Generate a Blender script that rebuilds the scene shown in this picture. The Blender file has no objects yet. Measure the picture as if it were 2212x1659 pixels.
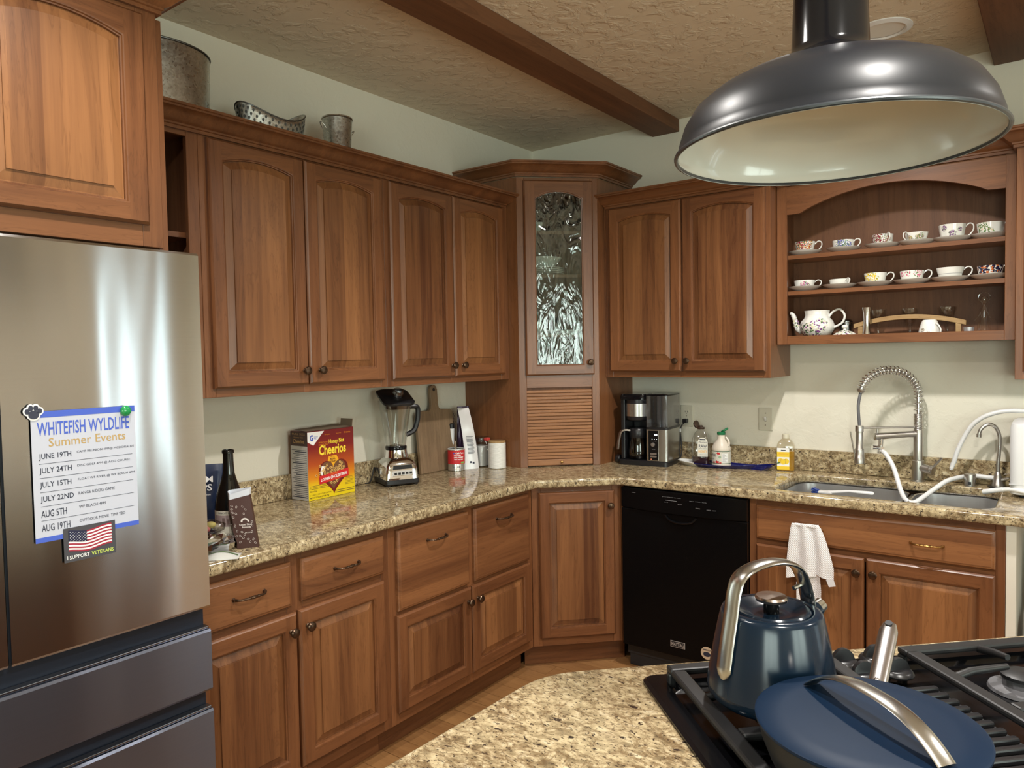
import bpy, bmesh, math, random
from mathutils import Vector, Matrix
PI = math.pi
S = bpy.context.scene
COL = S.collection
random.seed(7)
# ---------------------------------------------------------------- camera
CAM = Vector((2.60421541, -3.69824444, 1.50415782))
YAW, PITCH, ROLL, FPX = 2.21651937, -0.041373544, -0.0173364515, 1585.57966
_f = Vector((math.cos(YAW)*math.cos(PITCH), math.sin(YAW)*math.cos(PITCH), math.sin(PITCH)))
_r = Vector((math.sin(YAW), -math.cos(YAW), 0))
_u = _r.cross(_f)
_r2 = math.cos(ROLL)*_r+math.sin(ROLL)*_u
_u2 = -math.sin(ROLL)*_r+math.cos(ROLL)*_u
cd = bpy.data.cameras.new('camera'); co = bpy.data.objects.new('camera', cd); COL.objects.link(co)
cd.sensor_fit = 'HORIZONTAL'; cd.sensor_width = 36.0; cd.lens = FPX*36.0/2212.0; cd.clip_start = .05
co.matrix_world = Matrix(((_r2.x, _u2.x, -_f.x, CAM.x), (_r2.y, _u2.y, -_f.y, CAM.y), (_r2.z, _u2.z, -_f.z, CAM.z), (0, 0, 0, 1)))
S.camera = co
# ---------------------------------------------------------------- view, world, lights
S.view_settings.view_transform = 'Standard'; S.view_settings.look = 'None'
S.view_settings.exposure = 0.06; S.view_settings.gamma = 1.0; S.view_settings.use_curve_mapping = False
try:
    S.cycles.use_denoising = True; S.cycles.max_bounces = 10; S.cycles.transparent_max_bounces = 16
    S.cycles.sample_clamp_indirect = 6.0; S.cycles.caustics_reflective = False; S.cycles.caustics_refractive = False
except Exception: pass
wd = bpy.data.worlds.new('daylight'); S.world = wd; wd.use_nodes = True
wd.node_tree.nodes['Background'].inputs[0].default_value = (.74, .92, .96, 1)
wd.node_tree.nodes['Background'].inputs[1].default_value = 1.6
def area(name, loc, target, sx, sy, power, col, spread=PI):
    l = bpy.data.lights.new(name, 'AREA'); l.shape = 'RECTANGLE'; l.size = sx; l.size_y = sy; l.energy = power; l.color = col; l.spread = spread
    o = bpy.data.objects.new(name, l); COL.objects.link(o); o.location = loc
    d = Vector(target)-Vector(loc); o.rotation_euler = d.to_track_quat('-Z', 'Y').to_euler(); return o
# daylight entering through the three windows of the room
RX, RY, ZCEIL = 5.0, -6.2, 2.73
area('daylight_glass_door', (RX+.06, -.68, 1.15), (RX-1, -.68, 1.15), .62, 1.9, 13, (.84, .95, 1.0))
area('daylight_rear_window', (3.4, RY-.06, 1.5), (3.4, RY+1, 1.5), 1.9, 1.3, 84, (.93, 1.0, .90))
area('daylight_side_window', (RX+.06, -3.4, 1.5), (RX-1, -3.4, 1.5), 1.5, 1.3, 56, (.93, 1.0, .89))
# ---------------------------------------------------------------- node helper
class NT:
    def __init__(s, name):
        s.m = bpy.data.materials.new(name); s.m.use_nodes = True; s.t = s.m.node_tree
        s.b = s.t.nodes['Principled BSDF']; s.out = s.t.nodes['Material Output']
    def n(s, typ, ins=None, **kw):
        nd = s.t.nodes.new('ShaderNode'+typ)
        for k, v in kw.items(): setattr(nd, k, v)
        for k, v in (ins or {}).items(): s.set(nd.inputs[k], v)
        return nd
    def set(s, sock, v):
        if hasattr(v, 'is_output') or isinstance(v, bpy.types.NodeSocket): s.t.links.new(v, sock)
        elif isinstance(v, bpy.types.Node): s.t.links.new(v.outputs[0], sock)
        else:
            if isinstance(v, (tuple, list)) and len(v) == 3 and sock.type == 'RGBA': v = (*v, 1)
            sock.default_value = v
    def P(s, **kw):
        for k, v in kw.items(): s.set(s.b.inputs[k.replace('_', ' ')], v)
        return s.m
    def coord(s, scale=(1, 1, 1), kind='Object', rot=(0, 0, 0), jitter=0):
        tc = s.n('TexCoord').outputs[kind]
        if jitter:
            oi = s.n('ObjectInfo')
            mu = s.n('Math', {0: oi.outputs['Random'], 1: jitter}, operation='MULTIPLY')
            tc = s.n('VectorMath', {0: tc, 1: mu.outputs[0]}, operation='ADD').outputs[0]
        return s.n('Mapping', {'Vector': tc, 'Scale': scale, 'Rotation': rot}).outputs[0]
    def noise(s, vec, scale, detail=4, rough=.55, dist=0, out='Fac'):
        return s.n('TexNoise', {'Vector': vec, 'Scale': scale, 'Detail': detail, 'Roughness': rough, 'Distortion': dist}).outputs[out]
    def ramp(s, fac, stops, interp='LINEAR'):
        r = s.n('ValToRGB', {'Fac': fac}); cr = r.color_ramp; cr.interpolation = interp
        while len(cr.elements) < len(stops): cr.elements.new(.5)
        for e, (p, c) in zip(cr.elements, stops):
            e.position = p; e.color = (*c, 1) if len(c) == 3 else c
        return r.outputs['Color']
    def mix(s, fac, a, b, mode='MIX'):
        m = s.n('Mix', data_type='RGBA', blend_type=mode); s.set(m.inputs['Factor'], fac); s.set(m.inputs['A'], a); s.set(m.inputs['B'], b)
        return m.outputs['Result']
    def math(s, op, a, b=0.0, c=0.0, clamp=False):
        return s.n('Math', {0: a, 1: b, 2: c}, operation=op, use_clamp=clamp).outputs[0]
    def sep(s, v):
        return s.n('SeparateXYZ', {0: v}).outputs
    def bump(s, h, strength=.2, dist=.01):
        nb = s.n('Bump', {'Height': h, 'Strength': strength, 'Distance': dist}).outputs[0]; s.set(s.b.inputs['Normal'], nb); return nb
_mc = {}
def mat(name, col, rough=.5, metal=0, coat=0, **kw):
    if name in _mc: return _mc[name]
    t = NT(name); t.P(Base_Color=col, Roughness=rough, Metallic=metal, Coat_Weight=coat, **kw); _mc[name] = t.m; return t.m
# ---------------------------------------------------------------- materials
def wood(name, axis, light, dark, stave=0, rough=.34, coat=.25, gs=1.0):
    t = NT(name)
    sc = {'z': (9, 9, .9), 'x': (.9, 9, 9), 'y': (9, .9, 9)}[axis]
    fi = {'z': (150, 150, 4), 'x': (4, 150, 150), 'y': (150, 4, 150)}[axis]
    v = t.coord(tuple(c*gs for c in sc), jitter=13); vf = t.coord(fi, jitter=7)
    big = t.noise(v, 1.0, 5, .6, 1.6)
    ring = t.n('TexWave', {'Vector': t.coord(tuple(c*gs for c in sc), jitter=29), 'Scale': 1.1, 'Distortion': 7, 'Detail': 3, 'Detail Scale': .8}, wave_type='BANDS', bands_direction={'z': 'X', 'x': 'Z', 'y': 'X'}[axis]).outputs['Fac']
    fine = t.noise(vf, 1, 2, .5)
    f = t.math('ADD', t.math('MULTIPLY', big, .73), t.math('MULTIPLY', ring, .05))
    f = t.math('ADD', f, t.math('MULTIPLY', fine, .22))
    if stave:
        oi = t.n('ObjectInfo').outputs['Random']
        q = t.sep(t.n('TexCoord').outputs['Object'])['X' if axis == 'z' else 'Z']
        k = t.math('FLOOR', t.math('ADD', t.math('MULTIPLY', q, 1/stave), t.math('MULTIPLY', oi, 31.7)))
        wn = t.n('TexWhiteNoise', {'Vector': t.n('CombineXYZ', {0: k, 1: t.math('MULTIPLY', oi, 57)}).outputs[0]}, noise_dimensions='3D').outputs['Value']
        f = t.math('ADD', f, t.math('MULTIPLY', t.math('SUBTRACT', wn, .5), .30))
    oi2 = t.n('ObjectInfo').outputs['Random']
    f = t.math('ADD', f, t.math('MULTIPLY', t.math('SUBTRACT', oi2, .5), .16))
    mid = tuple((a+b)/2 for a, b in zip(light, dark))
    gl = t.ramp(t.math('ABSOLUTE', t.math('SUBTRACT', t.math('FRACT', t.math('MULTIPLY', big, 9.0)), .5)), [(0, (.80, .78, .76)), (.10, (1, 1, 1))])
    c = t.mix(1.0, t.ramp(f, [(.22, dark), (.5, mid), (.8, light)]), gl, 'MULTIPLY')
    t.bump(fine, .05, .002)
    return t.P(Base_Color=c, Roughness=rough, Coat_Weight=coat, Coat_Roughness=.22, Specular_IOR_Level=.4)
LT, DK = (.275, .111, .043), (.092, .032, .013)
WV = wood('cherry_vertical', 'z', LT, DK); WH = wood('cherry_horizontal', 'x', LT, DK)
WP = wood('cherry_panel', 'z', (.305, .132, .050), DK, stave=.072)
WPH = wood('cherry_drawer', 'x', (.280, .117, .045), DK, stave=.09)
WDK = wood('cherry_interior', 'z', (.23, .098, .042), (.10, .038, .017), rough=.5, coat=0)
WBEAM = wood('beam_wood', 'y', (.20, .085, .036), (.075, .030, .013), rough=.6, coat=0, gs=.6)
WBOARD = wood('walnut_board', 'z', (.32, .215, .125), (.13, .080, .046), rough=.55, coat=0, gs=1.6)
WTAM = wood('tambour_wood', 'x', (.42, .19, .075), (.20, .080, .030), rough=.4, coat=.1)
WPALE = wood('pale_wood', 'x', (.50, .33, .15), (.30, .17, .07), rough=.5, coat=0)
WOAK = wood('oak_plank', 'x', (.48, .25, .095), (.25, .11, .04), rough=.35, coat=.2)
def granite():
    t = NT('granite'); v = t.coord((1, 1, 1)); vs = t.coord((1, 1.55, 1.2), rot=(0, 0, .65))
    a = t.noise(vs, 42, 7, .66, .35); b = t.noise(vs, 9, 4, .6, .8); s = t.noise(vs, 135, 5, .6, .3); bl = t.noise(vs, 62, 3, .5, .5)
    base = t.ramp(a, [(.30, (.085, .06, .035)), (.45, (.24, .175, .095)), (.55, (.48, .38, .225)), (.71, (.70, .62, .44))])
    c = t.mix(t.ramp(b, [(.42, (0, 0, 0)), (.62, (.42, .42, .42))]), base, (.68, .565, .34))
    vein = t.ramp(t.math('ABSOLUTE', t.math('SUBTRACT', t.noise(vs, 15, 5, .6, .6), .5)), [(.0, (.75, .75, .75)), (.035, (0, 0, 0))])
    c = t.mix(vein, c, (.17, .105, .05))
    c = t.mix(t.ramp(s, [(.565, (0, 0, 0)), (.63, (.9, .9, .9))]), c, (.060, .040, .026))
    c = t.mix(t.ramp(bl, [(.645, (0, 0, 0)), (.68, (.95, .95, .95))]), c, (.028, .019, .018))
    return t.P(Base_Color=c, Roughness=.10, Specular_IOR_Level=.55)
GR = granite()
def paint(name, col, bs, strength):
    t = NT(name); v = t.coord()
    h = t.noise(v, bs, 5, .6, .4); h2 = t.ramp(h, [(.48, (0, 0, 0)), (.60, (1, 1, 1))])
    t.bump(h2, strength, .004)
    c = t.mix(t.noise(v, 1.3, 2), col, tuple(x*.94 for x in col))
    return t.P(Base_Color=c, Roughness=.75)
WALL = paint('wall_paint', (.80, .765, .645), 14, .18)
CEIL = paint('ceiling_paint', (.74, .63, .48), 16, .8)
PLAIN = mat('plain_paint', (.70, .67, .58), .7)
def brushed(name, col, rough, aniso, axis='z', wav=0.0, rot=0.0):
    t = NT(name)
    sc = {'z': (3, 3, 700), 'x': (700, 3, 3)}[axis]
    fn = t.noise(t.coord(sc), 1, 2, .5)
    c = t.mix(fn, tuple(x*.90 for x in col), col)
    t.P(Base_Color=c, Metallic=1, Roughness=rough, Anisotropic=aniso, Anisotropic_Rotation=rot)
    if aniso: t.set(t.b.inputs['Tangent'], t.n('Tangent', direction_type='RADIAL', axis='Z').outputs[0])
    if wav:
        t.bump(t.noise(t.coord((5.5, 2, .75)), 1, 1, .4), wav, .05)
    return t.m
STEEL = brushed('fridge_stainless', (.60, .595, .59), .17, .97, wav=.11, rot=.25)
STEELD = brushed('fridge_dark_steel_blue_reflection', (.22, .25, .33), .30, .8, wav=.12, rot=.25)  # dark drawer steel, with the blue of reflected daylight put into its colour
NICKEL = mat('brushed_nickel', (.50, .48, .45), .30, 1)
CHROME = mat('chrome', (.80, .80, .81), .06, 1)
SATIN = brushed('satin_steel', (.55, .54, .52), .27, 0)
SINKM = brushed('sink_steel', (.66, .66, .67), .32, 0, axis='x')
def galv():
    t = NT('galvanized'); v = t.n('TexVoronoi', {'Vector': t.coord(), 'Scale': 170}).outputs['Color']
    g = t.sep(v)['X']; c = t.ramp(g, [(0, (.44, .44, .42)), (1, (.60, .60, .57))])
    t.bump(t.noise(t.coord(), 9, 2), .25, .01)
    return t.P(Base_Color=c, Metallic=1, Roughness=t.math('ADD', t.math('MULTIPLY', g, .10), .26))
GALV = galv()
BLK = mat('black_plastic', (.012, .012, .014), .32); BLKG = mat('black_gloss', (.005, .005, .006), .12, 0, 0, Specular_IOR_Level=.32)
BLKM = mat('black_matte', (.018, .018, .020), .6); IRON = mat('cast_iron', (.011, .011, .012), .45)
DWB = mat('dishwasher_black', (.003, .003, .0034), .22, Specular_IOR_Level=.14)
GREY = mat('grey_plastic', (.13, .13, .14), .45); GASKET = mat('dark_gasket', (.008, .012, .022), .4)
BRONZE = mat('antique_bronze', (.11, .070, .045), .28, .9); BRASS = mat('antique_brass', (.42, .26, .09), .25, 1)
WHITE = mat('white_plastic', (.80, .80, .80), .35); OFFW = mat('ivory_plastic', (.64, .61, .50), .4)
PORC = mat('porcelain', (.82, .81, .77), .12, 0, .3)
NAVY = mat('navy_enamel', (.0045, .013, .026), .18, 0, .0, Specular_IOR_Level=.4); NAVYM = mat('navy_lid', (.0042, .0150, .038), .46, Specular_IOR_Level=.13)
ENAMW = mat('white_enamel', (.60, .625, .58), .18, 0, .3); LAMPB = mat('lamp_black', (.012, .013, .016), .36, Specular_IOR_Level=.28)
def glassy(name, tint, fac=.12, rough=.02, bumpv=0.0, edge=.55):
    t = NT(name); tr = t.n('BsdfTransparent', {'Color': (*tint, 1)}); gl = t.n('BsdfGlossy', {'Color': (1, 1, 1, 1), 'Roughness': rough})
    lw = t.n('LayerWeight', {'Blend': .18}); fz = t.math('ADD', t.math('MULTIPLY', lw.outputs['Facing'], edge), fac, clamp=True)
    if bumpv:
        v = t.coord((1, 1, .35), rot=(.0, .6, .9)); h = t.noise(v, 11, 2, .5, 2.6)
        nb = t.n('Bump', {'Height': h, 'Strength': bumpv, 'Distance': .03}).outputs[0]; t.set(gl.inputs['Normal'], nb)
    mx = t.n('MixShader', {0: fz, 1: tr.outputs[0], 2: gl.outputs[0]}); t.set(t.out.inputs['Surface'], mx.outputs[0]); return t.m
GLASS = glassy('clear_glass', (.975, .985, .98), .05); GLASSB = glassy('blender_plastic', (.86, .87, .86), .06, .06)
RIPPLE = glassy('ripple_glass', (.76, .82, .80), .07, .03, .30, .22); TANK = glassy('smoked_tank', (.80, .80, .82), .06, .05)
WINGL = glassy('window_glass', (.95, .98, .98), .03)
PAPER = mat('white_paper', (.50, .525, .61), .7); INKB = mat('blue_ink', (.055, .11, .52), .6); INKD = mat('dark_ink', (.025, .03, .055), .6)
GOLD = mat('gold_ink', (.46, .30, .10), .6); RED = mat('red_print', (.55, .02, .025), .45); YEL = mat('yellow_print', (.85, .60, .03), .45)
WHT = mat('white_print', (.85, .85, .83), .5); GRN = mat('green_plastic', (.012, .14, .05), .35); ORG = mat('orange_print', (.85, .30, .02), .45)
GREYP = mat('grey_print', (.30, .30, .32), .6); LIME = mat('lime_print', (.55, .68, .12), .6)
# ---------------------------------------------------------------- mesh builder
class MB:
    def __init__(s): s.v = []; s.f = []; s.mi = []
    def add(s, vs, fs, mi=0):
        b = len(s.v); s.v += [tuple(v) for v in vs]; s.f += [tuple(i+b for i in f) for f in fs]; s.mi += [mi]*len(fs); return s
    def box(s, x0, x1, y0, y1, z0, z1, mi=0):
        vs = [(x, y, z) for z in (z0, z1) for y in (y0, y1) for x in (x0, x1)]
        return s.add(vs, [(0, 2, 3, 1), (4, 5, 7, 6), (0, 1, 5, 4), (2, 6, 7, 3), (0, 4, 6, 2), (1, 3, 7, 5)], mi)
    def loft(s, loops, mi=0, closed=True, cap0=False, cap1=False, mis=None):
        n = len(loops[0]); vs = [p for l in loops for p in l]; fs = []; mm = []
        for i in range(len(loops)-1):
            for j in range(n if closed else n-1):
                k = (j+1) % n; fs.append((i*n+j, i*n+k, (i+1)*n+k, (i+1)*n+j)); mm.append(mis[j] if mis else mi)
        if cap0: fs.append(tuple(range(n-1, -1, -1))); mm.append(mi)
        if cap1: fs.append(tuple((len(loops)-1)*n+j for j in range(n))); mm.append(mi)
        b = len(s.v); s.v += [tuple(v) for v in vs]; s.f += [tuple(i+b for i in f) for f in fs]; s.mi += mm; return s
    def lathe(s, prof, seg=24, c=(0, 0, 0), mi=0, axis='z', cap0=True, cap1=True, sx=1, sy=1, ripple=None):
        loops = []
        for r, z in prof:
            L = []
            for i in range(seg):
                a = 2*PI*i/seg; rr = r*(1+ripple[1]*math.cos(ripple[0]*a)) if ripple else r
                p = (rr*math.cos(a)*sx, rr*math.sin(a)*sy, z)
                if axis == 'y': p = (p[0], z, p[1])
                if axis == 'x': p = (z, p[0], p[1])
                L.append((p[0]+c[0], p[1]+c[1], p[2]+c[2]))
            loops.append(L)
        return s.loft(loops, mi, True, cap0 and prof[0][0] > 1e-5, cap1 and prof[-1][0] > 1e-5)
    def tube(s, path, r, seg=10, mi=0, cap=True, flat=None, up=None):
        P = [Vector(p) for p in path]; n = len(P); loops = []; prev = None
        for i in range(n):
            t = (P[min(i+1, n-1)]-P[max(i-1, 0)]).normalized()
            if up is not None: a = Vector(up)-t*t.dot(Vector(up)); a = a.normalized() if a.length > 1e-4 else t.orthogonal().normalized()
            elif prev is None: a = t.orthogonal().normalized()
            else: a = (prev-t*prev.dot(t)).normalized()
            prev = a; b = t.cross(a); rr = r[i] if isinstance(r, (list, tuple)) else r
            L = []
            for j in range(seg):
                w = 2*PI*j/seg+(PI/4 if seg == 4 else 0)
                ca, sa = math.cos(w), math.sin(w)
                if flat: L.append(P[i]+a*ca*rr*flat[0]+b*sa*rr*flat[1])
                else: L.append(P[i]+a*ca*rr+b*sa*rr)
            loops.append(L)
        return s.loft(loops, mi, True, cap, cap)
    def prism(s, poly, a0, a1, plane='xy', mi=0):
        def p(q, h): return {'xy': (q[0], q[1], h), 'xz': (q[0], h, q[1]), 'yz': (h, q[0], q[1])}[plane]
        return s.loft([[p(q, a0) for q in poly], [p(q, a1) for q in poly]], mi, True, True, True)
    def poly(s, pts, mi=0): return s.add(pts, [tuple(range(len(pts)))], mi)
    def sphere(s, c, r, seg=12, rings=8, mi=0, sc=(1, 1, 1)):
        prof = [(max(1e-4, math.sin(PI*i/rings))*r, -math.cos(PI*i/rings)*r*sc[2]) for i in range(rings+1)]
        return s.lathe(prof, seg, c, mi, sx=sc[0], sy=sc[1])
    def torus(s, c, R, r, seg=14, ts=6, mi=0, axis='y'):
        pa = []
        for i in range(seg+1):
            a = 2*PI*i/seg; q = {'y': (R*math.cos(a), 0, R*math.sin(a)), 'z': (R*math.cos(a), R*math.sin(a), 0), 'x': (0, R*math.cos(a), R*math.sin(a))}[axis]
            pa.append((c[0]+q[0], c[1]+q[1], c[2]+q[2]))
        return s.tube(pa, r, ts, mi, cap=False)
    def text(s, body, x, z, w, h, fn=None, mi=0, bold=0.0, shear=0.0, keep=False):
        vs, fs = text_geo(body, bold, shear)
        if not vs: return s
        x0, x1 = min(v[0] for v in vs), max(v[0] for v in vs); z0, z1 = min(v[1] for v in vs), max(v[1] for v in vs)
        kx, kz = w/max(x1-x0, 1e-6), h/max(z1-z0, 1e-6)
        if keep: kx = kz = min(kx, kz)
        fn = fn or (lambda a, b: (a, -.0006, b))
        return s.add([fn(x+(v[0]-x0)*kx, z+(v[1]-z0)*kz) for v in vs], fs, mi)
    def tf(s, M):
        s.v = [tuple(M @ Vector(v)) for v in s.v]; return s
    def build(s, name, mats, parent=None, loc=(0, 0, 0), rotz=0, smooth=35, bevel=0, seg=2, recalc=True, rot=None):
        me = bpy.data.meshes.new(name); me.from_pydata(s.v, [], s.f)
        if not isinstance(mats, (list, tuple)): mats = [mats]
        for m in mats: me.materials.append(m)
        if len(mats) > 1: me.polygons.foreach_set('material_index', s.mi)
        if recalc:
            bm = bmesh.new(); bm.from_mesh(me); bmesh.ops.recalc_face_normals(bm, faces=bm.faces); bm.to_mesh(me); bm.free()
        if smooth:
            me.polygons.foreach_set('use_smooth', [True]*len(me.polygons)); me.set_sharp_from_angle(angle=math.radians(smooth))
        me.update()
        o = bpy.data.objects.new(name, me); COL.objects.link(o); o.location = loc; o.rotation_euler = rot if rot else (0, 0, rotz)
        if parent: o.parent = parent
        if bevel:
            b = o.modifiers.new('bevel', 'BEVEL'); b.width = bevel; b.segments = seg; b.limit_method = 'ANGLE'; b.angle_limit = math.radians(40)
        return o
_tc = {}
def text_geo(body, bold=0.0, shear=0.0):
    k = (body, bold, shear)
    if k in _tc: return _tc[k]
    c = bpy.data.curves.new('t', 'FONT'); c.body = body; c.size = 1; c.resolution_u = 2; c.offset = bold; c.shear = shear; c.fill_mode = 'FRONT'
    o = bpy.data.objects.new('t', c); COL.objects.link(o); dg = bpy.context.evaluated_depsgraph_get()
    me = o.evaluated_get(dg).to_mesh(); r = ([(v.co.x, v.co.y) for v in me.vertices], [tuple(p.vertices) for p in me.polygons])
    bpy.data.objects.remove(o); bpy.data.curves.remove(c); _tc[k] = r; return r
def tag(o, label, cat, group=None):
    o['label'] = label; o['category'] = cat
    if group: o['group'] = group
    return o
def thing(name, label, cat, loc=(0, 0, 0), rotz=0, group=None):
    o = bpy.data.objects.new(name, None); COL.objects.link(o); o.empty_display_size = .05
    o.location = loc; o.rotation_euler = (0, 0, rotz); return tag(o, label, cat, group)
def struct(o): o['kind'] = 'structure'; return o
def arc(cx, cy, r, a0, a1, n): return [(cx+r*math.cos(math.radians(a0+(a1-a0)*i/n)), cy+r*math.sin(math.radians(a0+(a1-a0)*i/n))) for i in range(n+1)]
def rrect(x0, x1, y0, y1, r, n=5):
    return arc(x1-r, y1-r, r, 0, 90, n)+arc(x0+r, y1-r, r, 90, 180, n)+arc(x0+r, y0+r, r, 180, 270, n)+arc(x1-r, y0+r, r, 270, 360, n)
def cyl(r, cx=0, cy=0): return lambda a, z: (cx+r*math.sin(a/r), cy-r*math.cos(a/r), z)
def spline(pts, n=8):
    P = [Vector(p) for p in pts]; out = []
    for i in range(len(P)-1):
        p0, p1, p2, p3 = P[max(i-1, 0)], P[i], P[i+1], P[min(i+2, len(P)-1)]
        for k in range(n):
            t = k/n; out.append(.5*((2*p1)+(p2-p0)*t+(2*p0-5*p1+4*p2-p3)*t*t+(3*p1-p0-3*p2+p3)*t**3))
    out.append(P[-1]); return out
def curve_slab(name, outer, holes, z0, z1, bev, m, parent=None):
    c = bpy.data.curves.new(name, 'CURVE'); c.dimensions = '2D'; c.fill_mode = 'BOTH'; c.extrude = (z1-z0)/2-bev; c.bevel_depth = bev; c.bevel_resolution = 3; c.offset = -bev
    for pl in [outer]+holes:
        sp = c.splines.new('POLY'); sp.points.add(len(pl)-1); sp.use_cyclic_u = True
        for q, p in zip(sp.points, pl): q.co = (p[0], p[1], 0, 1)
    o = bpy.data.objects.new(name, c); COL.objects.link(o); dg = bpy.context.evaluated_depsgraph_get()
    me = bpy.data.meshes.new_from_object(o.evaluated_get(dg)); bpy.data.objects.remove(o); bpy.data.curves.remove(c)
    zc = (z0+z1)/2
    for v in me.vertices: v.co.z += zc
    bm = bmesh.new(); bm.from_mesh(me); bmesh.ops.remove_doubles(bm, verts=bm.verts, dist=1e-5); bmesh.ops.recalc_face_normals(bm, faces=bm.faces); bm.to_mesh(me); bm.free()
    me.materials.clear(); me.materials.append(m)
    me.polygons.foreach_set('use_smooth', [True]*len(me.polygons)); me.set_sharp_from_angle(angle=math.radians(40))
    o = bpy.data.objects.new(name, me); COL.objects.link(o)
    if parent: o.parent = parent
    return o
def sweep(path, prof, mb=None, mi=0):
    """profile (outward, z) swept along a plan path; outward is to the right of travel, corners mitred"""
    mb = mb or MB(); P = [Vector(p) for p in path]; loops = []
    for i, p in enumerate(P):
        ns = []
        if i > 0: d = (P[i]-P[i-1]).normalized(); ns.append(Vector((d.y, -d.x)))
        if i < len(P)-1: d = (P[i+1]-P[i]).normalized(); ns.append(Vector((d.y, -d.x)))
        m = ns[0] if len(ns) == 1 else (ns[0]+ns[1])/(1+ns[0].dot(ns[1]))
        loops.append([(p.x+m.x*o, p.y+m.y*o, z) for o, z in prof])
    return mb.loft(loops, mi, True, True, True)
# ================================================================ the room
WT = .12
mb = MB(); mb.box(-.02, RX, RY, .02, -.10, -.012); floor = struct(mb.build('floor', mat('subfloor', (.12, .06, .025), .6)))
plank = None; npl = 0
for i in range(29):                                     # floorboards of the aisle, one object each
    y1 = -.02-i*.1; x = .0-.37*((i*7) % 5)/5
    while x < 2.05:
        L = .75+.35*((i*5+int(x*10)) % 4)/3
        a, b = max(x, .40), min(x+L, 2.1)
        if b-a > .12:
            m2 = MB(); m2.box(0, b-a-.002, -.098, 0, -.012, 0)
            o = m2.build('floorboard', WOAK, floor, (a, y1, 0), smooth=0); npl += 1
        x += L
mb = MB(); mb.box(2.1, RX, RY, 0, -.012, 0).box(0, .4, -2.92, 0, -.012, 0).box(0, 2.1, RY, -2.92, -.012, 0)
mb.build('far_floorboards', WOAK, floor, smooth=0)['kind'] = 'stuff'
mb = MB(); mb.box(-.1, RX+.1, RY-.1, .1, ZCEIL, ZCEIL+.1); struct(mb.build('ceiling', CEIL, smooth=0))
mb = MB(); mb.box(-WT, 0, RY, WT, 0, ZCEIL); struct(mb.build('wall_left', WALL, smooth=0))
mb = MB(); mb.box(0, RX+WT, 0, WT, 0, ZCEIL); struct(mb.build('wall_sink', WALL, smooth=0))
def wall_holes(name, horiz, c0, c1, a0, a1, holes):
    mb = MB(); cur = a0
    def bx(p, q, z0, z1):
        if q-p > 1e-4 and z1-z0 > 1e-4:
            (mb.box(p, q, c0, c1, z0, z1) if horiz else mb.box(c0, c1, p, q, z0, z1))
    for (p, q, z0, z1) in sorted(holes):
        bx(cur, p, 0, ZCEIL); bx(p, q, 0, z0); bx(p, q, z1, ZCEIL); cur = q
    bx(cur, a1, 0, ZCEIL); return struct(mb.build(name, WALL, smooth=0))
wall_holes('wall_right', False, RX, RX+WT, RY, 0, [(-4.15, -2.65, .85, 2.15), (-1.0, -.36, .1, 2.1)])
wall_holes('wall_rear', True, RY-WT, RY, 0, RX, [(2.45, 4.35, .85, 2.15)])
def window(n, horiz, c, p, q, z0, z1, mull, mw=.025):
    f = MB(); w = .05
    def bx(a, b, z0_, z1_, m, t=.03):
        (m.box(a, b, c-t, c+t, z0_, z1_) if horiz else m.box(c-t, c+t, a, b, z0_, z1_))
    bx(p, q, z0, z0+w, f); bx(p, q, z1-w, z1, f); bx(p, p+w, z0+w, z1-w, f); bx(q-w, q, z0+w, z1-w, f)
    for t in mull: bx(t-mw, t+mw, z0+w, z1-w, f)
    o = struct(f.build('window_%d' % n, WHITE, smooth=0)); ed = [p+w]+[k for t in mull for k in (t-mw, t+mw)]+[q-w]
    for i in range(0, len(ed), 2):
        g = MB(); bx(ed[i], ed[i+1], z0+w, z1-w, g, .003); g.build('pane', WINGL, o, smooth=0)
window(1, False, RX+.03, -1.0, -.36, .1, 2.1, [-.68], .125); window(2, False, RX+.03, -4.15, -2.65, .85, 2.15, [-3.4]); window(3, True, RY-.03, 2.45, 4.35, .85, 2.15, [3.08, 3.72])
for n, x0 in ((1, .803), (2, 2.355)):
    mb = MB(); mb.box(x0, x0+.156, RY, 0, 2.664, ZCEIL); struct(mb.build('trim_%d' % n, WBEAM, smooth=0, bevel=.004))
# recessed ceiling lights
def downlight(x, y, label, power, lit):
    t = thing('recessed_light', label, 'light', (x, y, ZCEIL), group='recessed ceiling lights')
    m = MB(); m.lathe([(.075, -.004), (.082, -.010), (.103, -.004), (.103, 0), (.075, 0)], 32, cap0=False, cap1=False); m.build('trim_ring', WHITE, t)
    m = MB(); m.lathe([(.075, -.003), (.0005, -.0015)], 32, cap0=False)
    em = mat('light_lens' if lit else 'light_lens_off', (.85, .83, .78), .5)
    if lit:
        em.node_tree.nodes['Principled BSDF'].inputs['Emission Color'].default_value = (1, .86, .66, 1); em.node_tree.nodes['Principled BSDF'].inputs['Emission Strength'].default_value = 6
    m.build('lens', em, t)
    if power:
        l = bpy.data.lights.new('recessed_lamp', 'SPOT'); l.energy = power; l.color = (1, .96, .91); l.spot_size = math.radians(150); l.spot_blend = .6; l.shadow_soft_size = .05
        o = bpy.data.objects.new('recessed_lamp', l); COL.objects.link(o); o.parent = t; o.location = (0, 0, -.03)
    return t
downlight(2.03, -.52, 'unlit white recessed ceiling light between the beams above the sink', 0, False)
downlight(1.98, -1.30, 'lit recessed ceiling light over the aisle before the dishwasher', 112, True)
downlight(2.90, -3.06, 'lit recessed ceiling light above the near side of the island', 122, True)
downlight(1.35, -3.0, 'added unseen recessed ceiling light in front of the fridge', 70, True)  # added lamp out of view, more light on the fridge side
downlight(3.9, -1.30, 'added unseen recessed ceiling light beside the glass door', 60, True)  # another added out-of-view lamp, for the glass door side
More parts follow.
